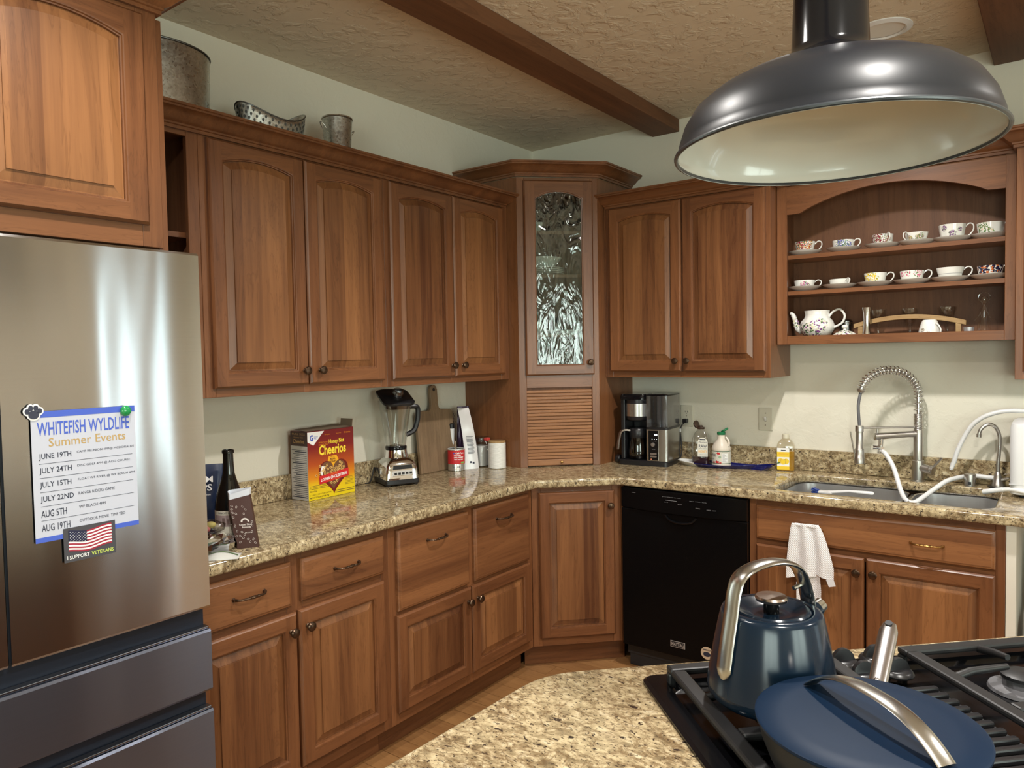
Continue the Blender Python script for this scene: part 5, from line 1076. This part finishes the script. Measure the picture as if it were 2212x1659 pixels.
# ================================================================ bin and cable under the counter end
bn_ = thing('trash_bin', 'dark grey round lidded bin under the end of the counter', 'bin', (2.72, -.40, 0))
m = MB(); m.lathe([(.17, 0), (.185, .01), (.205, .44), (.213, .445), (.213, .46), (.19, .49), (.12, .508), (.0005, .513)], 40, cap1=False); m.build('bin_body', mat('bin_grey', (.035, .036, .04), .4), bn_, smooth=40)
pb = thing('plastic_bag', 'crumpled clear plastic bag on the wall behind the bin', 'bag', (2.60, -.118, 0))
m = MB(); crumple(m, .09, .085, .36, (0, 0, .36), .22, 16, 12, seed=12); m.build('film', glassy('bag_film', (.55, .55, .55), .16, .2), pb, smooth=40)
ck = thing('hanging_cord', 'black cord hanging on the wall under the counter end', 'cord', (2.66, -.012, .50))
m = MB(); m.tube(spline([(0, 0, .372), (-.01, 0, .25), (-.05, 0, .15), (-.08, 0, .08), (-.06, 0, .0)], 6), .006, 8); m.build('cable', BLKM, ck)
# ================================================================ china on the shelves
def china(name, regions, cols, scale=150, th=.62, base=(.82, .81, .76), band=None):
    """porcelain with printed motifs: regions = list of (centre, radius) in object space, band = (z, half width, colour)"""
    t = NT(name); v = t.n('TexCoord').outputs['Object']; c = base
    vo = t.n('TexVoronoi', {'Vector': t.n('VectorMath', {0: v, 1: t.n('VectorMath', {0: t.noise(v, 260, 2, out='Color'), 'Scale': .006}, operation='SCALE').outputs[0]}, operation='ADD').outputs[0], 'Scale': scale*1.5}); pick = t.sep(vo.outputs['Color'])['X']
    colr = t.ramp(pick, [(i/len(cols), cc) for i, cc in enumerate(cols)], 'CONSTANT'); spot = t.math('LESS_THAN', vo.outputs['Distance'], th)
    for (p, r) in regions:
        d = t.n('VectorMath', {0: v, 1: p}, operation='DISTANCE').outputs['Value']
        d = t.math('ADD', d, t.math('MULTIPLY', t.math('SUBTRACT', t.noise(v, 120, 2), .5), r*.9)); k = t.math('MULTIPLY', t.math('LESS_THAN', d, r), spot); c = t.mix(k, c, colr)
    if band:
        z = t.sep(v)['Z']; k = t.math('LESS_THAN', t.math('ABSOLUTE', t.math('SUBTRACT', z, band[0])), band[1]); c = t.mix(k, c, band[2])
    return t.P(Base_Color=c, Roughness=.13, Coat_Weight=.3)
SA = MB(); SA.lathe([(.030, 0), (.034, .003), (.043, .006), (.058, .013), (.0725, .0225), (.0735, .024), (.071, .0238), (.055, .0150), (.038, .0066), (.026, .0062)], 44)
GRNL, DGR = (.10, .20, .06), (.03, .08, .03)
CUPS = [  # shelf z, x, label, radius rim, radius foot, height, handle angle, flute, material
 (1.933, 1.629, 'teacup with dark red and orange roses under a gilded rim', .045, .027, .060, .25, None, china('cup_roses', [((-.008, -.040, .040), 0.0312), ((.02, -.036, .044), 0.0260)], [(.25, .015, .03), (.45, .04, .05), (.75, .30, .10), DGR, (.40, .25, .05)])),
 (1.933, 1.797, 'fluted teacup with a blue violet flower garland', .046, .038, .050, -.15, (24, .02), china('cup_blue', [((.004, -.044, .016), 0.0338), ((.028, -.036, .018), 0.0234)], [(.06, .06, .30), (.12, .12, .42), GRNL, (.20, .18, .45), (.05, .10, .05)])),
 (1.933, 1.958, 'teacup with maroon panel and grey gold scrolls', .043, .034, .058, -1.0, None, china('cup_maroon', [((-.034, -.026, .044), 0.0286), ((.012, -.040, .034), 0.0286)], [(.20, .01, .03), (.28, .22, .10), (.20, .22, .16), (.24, .02, .04)])),
 (1.933, 2.090, 'scalloped teacup with small gold leaf sprays', .043, .026, .052, -2.2, (6, .05), china('cup_gold', [((.018, -.034, .028), 0.0182), ((-.022, -.034, .026), 0.0143)], [(.45, .35, .10), GRNL, (.30, .10, .18), (.5, .42, .2)], 190)),
 (1.933, 2.222, 'tall pleated teacup with tiny purple sprigs and gilt handle', .049, .036, .070, .15, (10, .02), china('cup_sprig', [((-.026, -.040, .054), 0.0117), ((.006, -.046, .030), 0.0143), ((.032, -.034, .046), 0.0091)], [(.28, .10, .32), (.16, .05, .20), GRNL], 230)),
 (1.933, 2.357, 'teacup with a white rose and large green leaves', .048, .036, .062, .6, (8, .02), china('cup_whiterose', [((-.026, -.036, .042), 0.0221), ((-.004, -.042, .020), 0.0208), ((-.034, -.030, .018), 0.0169)], [GRNL, (.16, .30, .10), (.75, .62, .40), (.20, .26, .12)], 95, .55)),
 (1.769, 1.627, 'low teacup with a pink flower spray near the foot', .046, .033, .046, .45, None, china('cup_pink', [((.012, -.040, .014), 0.0247)], [(.50, .10, .22), (.62, .25, .35), GRNL, (.30, .12, .35)])),
 (1.769, 1.781, 'low flared teacup with a thin grey ring and tall handle', .045, .030, .040, -.75, None, china('cup_ring', [], [(.1, .1, .1)], band=(.018, .0007, (.35, .34, .30)))),
 (1.769, 1.929, 'teacup painted with yellow daffodils', .046, .030, .056, .25, None, china('cup_daffodil', [((-.014, -.040, .026), 0.0351), ((-.026, -.030, .012), 0.0208)], [(.80, .55, .02), (.85, .68, .08), (.75, .50, .02), (.25, .28, .05)], 120, .55)),
 (1.769, 2.073, 'rounded teacup with large pink roses around its rim', .047, .034, .054, .2, None, china('cup_bigrose', [((.030, -.036, .042), 0.0195), ((-.010, -.045, .042), 0.0130), ((-.034, -.03, .040), 0.0117)], [(.55, .05, .15), (.70, .22, .32), (.62, .12, .22), GRNL], 110, .5)),
 (1.769, 2.216, 'wide flared teacup with one grey line and big loop handle', .051, .030, .056, .2, None, china('cup_line', [], [(.1, .1, .1)], band=(.030, .0009, (.30, .30, .30)))),
 (1.769, 2.357, 'teacup with navy and orange medallions', .046, .034, .052, .6, None, china('cup_navy', [((-.030, -.034, .042), 0.0260), ((.010, -.044, .044), 0.0208), ((.034, -.03, .042), 0.0234), ((-.012, -.042, .024), 0.0117)], [(.015, .015, .05), (.02, .015, .04), (.55, .14, .03), (.02, .02, .06)], 80, .62)),
]
sau = None
for (z, x, lab, r1, r0, h, ha, fl_, ma) in CUPS:
    y = -.112
    if sau is None: sau = SA.build('dish', PORC, None, smooth=50); sme = sau.data; bpy.data.objects.remove(sau); sau = sme
    st_ = thing('saucer', 'white saucer under the '+lab, 'saucer', (x, y, z+.0003), group='saucers on the teacup shelves'); o = bpy.data.objects.new('dish', sau); COL.objects.link(o); o.parent = st_
    ct_ = thing('teacup', lab[0].upper()*0+lab, 'teacup', (x, y, z+.0068), group='teacups on the shelf unit')
    pr = [(r0*.72, 0), (r0*.76, .003), (r0, .006), (r0+(r1-r0)*.55, h*.38), (r0+(r1-r0)*.85, h*.72), (r1, h), (r1-.0016, h), (r1-.0030, h*.72), (r0+(r1-r0)*.5-.003, h*.38), (r0*.7, .008)]
    m = MB(); m.lathe(pr, 48, ripple=fl_); m.build('bowl', ma, ct_, smooth=60)
    rr = r0+(r1-r0)*.5; hx, hy = math.cos(ha), math.sin(ha)
    pts = [(r1*.93, h*.80), (r1+.012, h*1.02), (r1+.026, h*.92), (r1+.026, h*.62), (r1+.012, h*.34), (rr*.98, h*.22)]
    m = MB(); m.tube([(a*hx, a*hy, b) for a, b in spline([(p[0], p[1], 0) for p in pts], 6) for _ in (0,)] if False else [(v.x*hx, v.x*hy, v.y) for v in spline([(p[0], p[1], 0) for p in pts], 6)], .0026, 8); m.build('handle', PORC, ct_)
zb = 1.5405+.0005
for ob_ in ():
    pass
FL_T = china('teapot_flowers', [((-.01, -.064, .040), .050), ((.03, -.055, .07), .03), ((-.05, -.045, .05), .03), ((-.085, 0, .085), .03)], [(.72, .68, .48), (.20, .07, .24), (.10, .20, .08), (.78, .74, .60), (.05, .08, .05), (.30, .12, .30)], 75, .55)
zb = 1.5408
tp = thing('teapot', 'white floral teapot without its lid on the lowest shelf', 'teapot', (1.681, -.105, zb), .0)
m = MB(); m.lathe([(.044, 0), (.046, .006), (.043, .012), (.060, .026), (.074, .048), (.077, .066), (.070, .088), (.056, .104), (.052, .118), (.056, .138), (.053, .138), (.049, .118), (.050, .10)], 44, ripple=(12, .012)); m.build('pot_body', FL_T, tp, smooth=60)
m = MB(); m.tube(spline([(-.066, 0, .045), (-.088, 0, .062), (-.098, 0, .095), (-.110, 0, .125), (-.120, 0, .132)], 6), [.017]*6+[.014]*6+[.011]*6+[.0085]*6+[.008], 14); m.build('spout', FL_T, tp, smooth=60)
m = MB(); m.tube(spline([(.052, 0, .108), (.072, 0, .132), (.100, 0, .140), (.120, 0, .112), (.112, 0, .082), (.090, 0, .066), (.070, 0, .058)], 6), .0052, 10); m.build('handle', PORC, tp, smooth=60)
ld = thing('teapot_cover', 'floral teapot lid with a knob resting on the lowest shelf', 'lid', (1.812, -.150, zb))
m = MB(); m.lathe([(.034, 0), (.036, .004), (.035, .016), (.049, .020), (.048, .024), (.034, .034), (.016, .041), (.010, .044)], 40); m.build('cover', china('lid_flowers', [((0, -.03, .03), .035)], [(.72, .68, .48), (.20, .07, .24), (.10, .20, .08), (.05, .08, .05)], 90, .5), ld, smooth=50)
m = MB(); m.lathe([(.008, .0442), (.006, .048), (.013, .056), (.013, .061), (.009, .066), (.0005, .068)], 20, cap1=False); m.build('knob', PORC, ld)
ss = thing('steel_shaker', 'small dark steel canister behind the teapot lid', 'canister', (1.800, -.072, zb))
m = MB(); m.lathe([(.026, 0), (.027, .003), (.027, .078), (.028, .079), (.028, .086), (.022, .092)], 28); m.build('can_body', mat('dark_steel', (.20, .20, .20), .2, 1), ss, smooth=40); m = MB(); m.torus((0, 0, .079), .0275, .0012, 28, 6, axis='z'); m.build('lid_ring', SATIN, ss)
bv = thing('bud_vase', 'slender waisted silver bud vase on the lowest shelf', 'vase', (1.902, -.150, zb))
m = MB(); m.lathe([(.021, 0), (.020, .010), (.014, .045), (.0125, .075), (.0145, .110), (.0195, .140), (.018, .140), (.012, .110), (.010, .08)], 28); m.build('vase_body', mat('silver', (.72, .72, .72), .16, 1), bv, smooth=50)
ws = thing('wooden_stand', 'curved wooden stand with two short legs on the lowest shelf', 'stand', (2.056, -.0945, zb))
m = MB(); lo = []
for i in range(25):
    u = i/24*2-1; x = .218*u; zt = .104-.034*u*u; L = [(x, -.010, zt-.020), (x, .010, zt-.020), (x, .010, zt), (x, -.010, zt)]; lo.append(L)
m.loft(lo, cap0=True, cap1=True); m.build('curved_rail', WPALE, ws, smooth=30, bevel=.0015)
for s in (-1, 1):
    m = MB(); m.box(s*.190-.010, s*.190+.010, -.008, .008, 0, .0595); m.build('leg', WPALE, ws, smooth=0, bevel=.0012)
sp2 = thing('serving_spoon', 'small wire serving spoon lying on the lowest shelf', 'spoon', (1.985, -.175, zb))
m = MB(); m.tube([(-.018+.020*math.cos(w), .004*math.sin(w), .010+.009*math.sin(w+.4)) for w in [2*PI*k/20 for k in range(21)]], .0014, 6, cap=False); m.tube([(.0, .002, .006), (.03, .004, .0035), (.09, .008, .0022)], .0020, 6); m.build('wire', SATIN, sp2)
mg = thing('upturned_cup', 'white coffee cup with grey swirls standing upside down', 'cup', (2.146, -.1495, zb)); mg.scale = (.93, .93, 1)
m = MB(); m.lathe([(.046, 0), (.0475, .002), (.046, .018), (.041, .042), (.034, .064), (.028, .074), (.024, .076), (.022, .074)], 40); m.build('bowl', china('cup_swirl', [((-.022, -.036, .032), .009), ((.0, -.044, .026), .006)], [(.35, .33, .30), (.30, .24, .14)], 180), mg, smooth=50)
m = MB(); m.tube(spline([(.026, -.024, .060), (.040, -.036, .052), (.050, -.042, .030), (.042, -.036, .010), (.036, -.030, .014)], 6), .0030, 8); m.build('handle', PORC, mg)
sh = thing('shot_cup', 'small frosted measuring cup on the lowest shelf', 'cup', (2.287, -.140, zb))
m = MB(); m.lathe([(.014, 0), (.0155, .002), (.0195, .040), (.0185, .040), (.0145, .004)], 28); m.build('cup_wall', glassy('frosted', (.86, .88, .92), .45, .5), sh, smooth=40)
an = thing('glass_angel', 'clear glass angel figurine with round halo beside the shot cup', 'figurine', (2.338, -.120, zb))
m = MB(); m.lathe([(.028, 0), (.029, .003), (.026, .030), (.020, .055), (.014, .072), (.012, .080), (.016, .096), (.014, .112), (.008, .124), (.007, .130), (.013, .138), (.016, .150), (.013, .162), (.0005, .168)], 24, cap1=False); m.build('robe', GLASS, an, smooth=50)
m = MB(); m.torus((0, .004, .160), .021, .0022, 28, 6, axis='y'); m.build('halo', GLASS, an); m = MB()
for s in (-1, 1): m.tube(spline([(s*.012, -.004, .100), (s*.020, -.010, .080), (s*.034, -.008, .066)], 4), .0022, 6)
m.build('arms', GLASS, an)
for i, (x, lab) in enumerate(((1.930, 'clear glass footed dessert bowl behind the silver bud vase'), (2.058, 'clear glass footed dessert bowl behind the middle of the wooden stand'), (2.200, 'clear glass footed dessert bowl behind the upturned white cup'))):
    g = thing('dessert_glass', lab, 'glass bowl', (x, -.0475, zb), group='glass bowls on the lowest shelf'); g.scale = (.85, .85, 1)
    m = MB(); m.lathe([(.030, 0), (.031, .003), (.012, .008), (.008, .020), (.008, .052), (.012, .060), (.024, .072), (.040, .118), (.0415, .132), (.0400, .132), (.038, .118), (.022, .076), (.008, .068)], 36); m.build('footed_bowl', GLASS, g, smooth=50)
    m = MB(); m.torus((0, 0, .060), .011, .0035, 20, 6, axis='z'); m.torus((0, 0, .050), .009, .003, 20, 6, axis='z'); m.build('stem_beads', GLASS, g)
# china inside the glass fronted corner cabinet
def plate(name, label, loc, r, h, ma=PORC, sx=1, sy=1, rot=0):
    t = thing(name, label, 'plate', loc, rot); m = MB(); m.lathe([(r*.5, 0), (r*.55, .002), (r, h), (r*1.01, h+.003), (r*.98, h+.002), (r*.55, .006)], 40, sx=sx, sy=sy); m.build('dish', ma, t, smooth=50); return t
plate('serving_bowl', 'white serving bowl on stacked plates behind the cabinet glass', (.375, -.455, 1.948), .105, .055)
for i, w_ in enumerate(('lowest white dinner plate of the stack behind the cabinet glass', 'second white dinner plate up in the stack behind the cabinet glass', 'third white dinner plate up in the stack behind the cabinet glass', 'topmost white dinner plate touching the serving bowl behind the cabinet glass')): plate('dinner_plate', w_, (.375, -.455, 1.9115+i*.009), .115, .010)['group'] = 'plates stacked behind the cabinet glass'
plate('small_platter', 'long white dish lying on the lowest shelf behind the cabinet glass', (.47, -.385, 1.6035), .11, .018, sx=1.0, sy=.62, rot=PI/4)
gc = thing('china_cup', 'white cup at the left of the lowest shelf behind the cabinet glass', 'cup', (.370, -.520, 1.6035)); m = MB(); m.lathe([(.022, 0), (.026, .004), (.040, .030), (.043, .062), (.041, .062), (.037, .03), (.02, .008)], 32); m.build('bowl', PORC, gc, smooth=50)
m = MB(); m.tube(spline([(.03, -.02, .05), (.055, -.035, .045), (.05, -.035, .02), (.034, -.02, .018)], 5), .003, 8); m.build('handle', PORC, gc)
bx_ = thing('white_box', 'flat cream box on the middle shelf behind the cabinet glass', 'box', (.50, -.40, 1.6035+.03), PI/4)
bpy.data.objects.remove(bx_)
cg = thing('gravy_boat', 'small white china piece on the top shelf behind the cabinet glass', 'dish', (.375, -.520, 2.1345)); m = MB(); m.lathe([(.025, 0), (.03, .004), (.045, .03), (.05, .05), (.048, .05), (.04, .03), (.02, .006)], 28, sy=.7); m.build('bowl', PORC, cg, smooth=50)
# ================================================================ island
UV = lambda u, v: ((u+v)/math.sqrt(2), (u-v)/math.sqrt(2))
A1 = Vector((1.820, -3.14)); c0 = Vector((1.838, -2.604)); c1 = Vector(UV(.86, 3.14)); c2 = Vector(UV(.86, 4.06)); c3 = Vector((2.52, -3.22))
def round_poly(P, rs):
    out = []; n = len(P)
    for i in range(n):
        p, a, b = Vector(P[i]), Vector(P[i-1]), Vector(P[(i+1) % n]); d1, d2 = (a-p).normalized(), (b-p).normalized(); r = rs[i]
        p1, p2 = p+d1*r, p+d2*r
        for k in range(7): t_ = k/6; out.append(tuple((1-t_)**2*p1+2*t_*(1-t_)*p+t_*t_*p2))
    return out
isl = round_poly([A1, c3, c2, c1, c0], [.05, .05, .05, .05, .07])
HO = Vector(UV(0, 3.47)); cdir, sdir = Vector((1, 1))/math.sqrt(2), Vector((-1, 1))/math.sqrt(2)
CL = lambda x, y: tuple(HO+cdir*x+sdir*y)
hole = [CL(*p) for p in ((-.345, -.24), (-.345, .24), (.415, .24), (.415, -.24))]
ic = curve_slab('island_countertop', isl, [hole], .874, .914, .009, GR); tag(ic, 'polished gold granite slab of the angled kitchen island', 'countertop')
ib = thing('island_cabinet', 'cherry base cabinet of the angled island under the cooktop', 'cabinet', (2.4, -2.5, 0)); cen = Vector((2.4, -2.5))
def shrink(P, d): return [tuple(Vector(p)+(cen-Vector(p)).normalized()*d-cen) for p in P]
m = MB(); q_ = shrink([A1, c3, c2, c1, c0], .06); m.loft([[(x, y, .10) for x, y in q_], [(x, y, .80) for x, y in q_]], cap0=True, cap1=True); m.loft([[(x, y, .80) for x, y in q_], [(x, y, .873) for x, y in q_]]); m.build('carcass', WV, ib, smooth=0)
q_ = shrink([A1, c3, c2, c1, c0], .13); m = MB(); m.loft([[(x, y, .001) for x, y in q_], [(x, y, .0995) for x, y in q_]], cap0=True, cap1=True); m.build('toe_kick', WDK, ib, smooth=0)
# ---- cooktop
ck_ = thing('gas_cooktop', 'black downdraft gas cooktop set into the island', 'cooktop', (HO.x, HO.y, .9142), PI/4)
m = MB(); m.loft([[(x, y, z) for x, y in rrect(-.374+d, .444-d, -.268+d, .268-d, .022, 5)] for d, z in ((0, 0), (0, .005), (.006, .009))], cap0=False)
inn = [(-.335, -.028), (-.022, .100), (.106, .405)]
m.loft([[(x, y, .009) for x, y in rrect(-.368, .438, -.262, .262, .016, 5)], [(x, y, .009) for x, y in rrect(-.340, .410, -.236, .236, .02, 5)], [(x, y, -.004) for x, y in rrect(-.330, .400, -.226, .226, .02, 5)]], cap1=True)
m.build('glass_frame', BLKG, ck_, smooth=30)
def burner(x, y, r):
    m = MB(); m.lathe([(r+.022, -.003), (r+.020, .002), (r+.004, .004), (r, .006), (r, .018), (r+.003, .019)], 32, (x, y, 0)); b_ = m.build('burner', GREY, ck_, smooth=40)
    m = MB(); m.lathe([(r+.003, .0195), (r+.003, .025), (r-.003, .028), (.0005, .029)], 32, (x, y, 0), cap1=False); m.build('burner_cap', IRON, b_, smooth=40)
for x in (-.182, .258):
    for y, r in ((.118, .030), (-.118, .038)): burner(x, y, r)
def grate(x0, x1, nm):
    m = MB(); w = .026; z0, z1 = .026, .038
    for a, b, c, d in ((x0, x1, -.238, -.238+w), (x0, x1, .238-w, .238), (x0, x0+w, -.238+w, .238-w), (x1-w, x1, -.238+w, .238-w), (x0+w, x1-w, -.012, .012)): m.box(a, b, c, d, z0, z1)
    for a in (x0, x1-.014):
        for c in (-.238, .224): m.box(a, a+.014, c, c+.014, -.0035, z0)
    o = m.build('grate', IRON, ck_, smooth=0, bevel=.004); xc = (x0+x1)/2
    for y in (.118, -.118):
        for (ax, ay) in ((1, 0), (-1, 0), (0, 1), (0, -1)):
            if ax: s = (x1-x0)/2-w+.004; pa = [(xc+ax*s, y, .030), (xc+ax*(s-.03), y, .038), (xc+ax*.030, y, .041)]
            else: s = .108 if ay*y > 0 else .110; e = (.238-w+.004) if ay*y > 0 else .010; pa = [(xc, math.copysign(e, y), .030), (xc, y+ay*.060, .038), (xc, y+ay*.032, .041)]
            k = MB(); k.tube(pa, [.0075, .007, .0055], 8); k.build('prong', IRON, o, smooth=50)
    return o
grate(-.336, -.030, 'l'); grate(.108, .408, 'r')
m = MB(); m.box(-.020, .098, -.232, .130, .004, .010); vt = m.build('vent_tray', BLKM, ck_, smooth=0)
for i in range(15):
    k = MB(); y = -.222+i*.0235; k.box(-.015, .093, y, y+.012, .0105, .020); k.build('vent_slat', BLK, vt, smooth=0, bevel=.003)
KN = [(.004, .243), (.070, .247), (.008, .187), (.074, .188)]
for x, y in KN:
    m = MB(); m.lathe([(.027, .0092), (.0275, .012), (.0245, .017), (.021, .019), (.0005, .020)], 28, (x, y, 0), cap1=False); kb_ = m.build('control_knob', BLK, ck_, smooth=40)
    m = MB(); lo = []
    for i in range(13):
        u = i/12*2-1; hgt = .019+.020*(1-u*u)**.6; L = [(x+.0215*u, y-.0065, .017), (x+.0215*u, y+.0065, .017), (x+.0215*u, y+.004, hgt), (x+.0215*u, y-.004, hgt)]; lo.append(L)
    m.loft(lo, cap0=True, cap1=True); o = m.build('grip', BLK, kb_, smooth=50)
# ---- kettle
kt = thing('tea_kettle', 'navy blue tapered tea kettle with arched steel handle on the back burner', 'kettle', (2.241, -2.551, .9142+.0415)); kt.scale = (.945, .945, 1)
m = MB(); m.lathe([(.080, 0), (.094, .002), (.101, .008), (.1035, .016), (.104, .022)], 64, mi=1); m.lathe([(.104, .022), (.1025, .032), (.0985, .055), (.092, .090), (.0855, .120), (.0815, .136), (.079, .141), (.072, .1435), (.066, .143), (.064, .140), (.062, .135)], 64, mi=0, cap0=False); m.build('kettle_body', [NAVY, NAVY], kt, smooth=50)
m = MB(); m.lathe([(.0615, .1355), (.0625, .142), (.060, .1445), (.052, .143), (.040, .1375), (.028, .1355), (.016, .1365), (.012, .137)], 56); kl = m.build('lid', NAVY, kt, smooth=50)
m = MB(); m.lathe([(.0125, .137), (.0125, .152), (.016, .153)], 24); m.build('knob_stem', BLKG, kl)
m = MB(); m.lathe([(.018, .1532), (.0255, .156), (.0265, .160), (.024, .163), (.0005, .1645)], 36, cap1=False); m.build('knob_cap', mat('knob_steel', (.45, .38, .33), .25, 1), kl, smooth=40)
KA = 1.05; kx, ky = math.cos(KA), math.sin(KA)
HS = mat('handle_steel', (.50, .49, .46), .22, 1)
hp_ = [(-.101, .048), (-.094, .090), (-.084, .140), (-.077, .178), (-.066, .200), (-.040, .212), (0, .216), (.036, .210), (.060, .195), (.074, .165), (.082, .135), (.086, .120)]
m = MB(); pth = [(v.x*kx, v.x*ky, v.y) for v in spline([(a, b, 0) for a, b in hp_], 5)]; ra_ = [.0168 for i in range(len(pth))]; ra_[0] = .006; ra_[1] = .013
m.tube(pth, ra_, 14, flat=(1.0, .30), up=(-ky, kx, 0)); m.build('handle', HS, kt, smooth=60)
m = MB(); m.tube([(.066*kx, .066*ky, .106), (.088*kx, .088*ky, .120), (.104*kx, .104*ky, .130)], [.022, .017, .012], 20); m.build('spout', NAVY, kt, smooth=50)
m = MB(); m.tube([(.102*kx, .102*ky, .129), (.112*kx, .112*ky, .134)], [.0125, .011], 20); m.build('spout_tip', HS, kt); m = MB(); m.tube([(.068*kx, .068*ky, .172), (.048*kx, .048*ky, .168)], .0035, 8); m.build('whistle_trigger', HS, kt)
# ---- frying pan with lid
pn = thing('frying_pan', 'navy frying pan with a steel handle on the front burner', 'pan', (2.411, -2.711, .9142+.0415))
m = MB(); m.lathe([(.100, 0), (.106, .002), (.117, .024), (.127, .050), (.1315, .070), (.1330, .0725), (.1305, .0725), (.125, .050), (.114, .025), (.098, .005)], 72); m.build('pan_body', mat('pan_charcoal', (.007, .010, .015), .34, Specular_IOR_Level=.3), pn, smooth=50)
HM = brushed('hammered_steel', (.52, .50, .50), .26, 0, wav=.5)
hx0, hx1 = Vector((-.016, .129, .052)), Vector((-.026, .298, .104)); m = MB(); pa = [hx0.lerp(hx1, i/10) for i in range(11)]; m.tube(pa, [.012, .0125, .013, .0132, .0135, .0138, .014, .0142, .0142, .0138, .010], 16, flat=(1, .62), up=(1, 0, 0)); m.build('handle', HM, pn, smooth=60)
m = MB(); m.lathe([(.0055, 0), (.0055, .002)], 14); o = m.build('hanging_hole', BLKM, pn, tuple(hx0.lerp(hx1, .96)+Vector((0, -.004, .0075))), rot=(.40, 0, 0))
m = MB(); m.sphere((-.018, .155, .068), .005, 10, 6); m.build('rivet', HM, pn)
lid_ = thing('pan_lid', 'flat matte navy lid with arched steel strap handle on the frying pan', 'lid', (2.411, -2.711, .9142+.0415+.0730))
m = MB(); m.lathe([(.128, 0), (.1345, .0005), (.1348, .004), (.132, .006), (.10, .0072), (.0005, .0078)], 80, cap1=False); m.build('lid_disc', NAVYM, lid_, smooth=40)
LA = Vector((-.084, .062, 0)); LBv = Vector((.094, -.064, 0))
m = MB(); pa = []; n = 34
for i in range(n+1):
    f = i/n; u = f*2-1; p = LA.lerp(LBv, f); pa.append((p.x, p.y, .0092+.036*max(0, 1-abs(u)**2.6)))
d_ = (LBv-LA).normalized(); ra_ = [.0135]*(n+1)
m.tube(pa, ra_, 12, flat=(1.0, .20), up=(-d_.y, d_.x, 0)); m.build('strap_handle', HS, lid_, smooth=60)
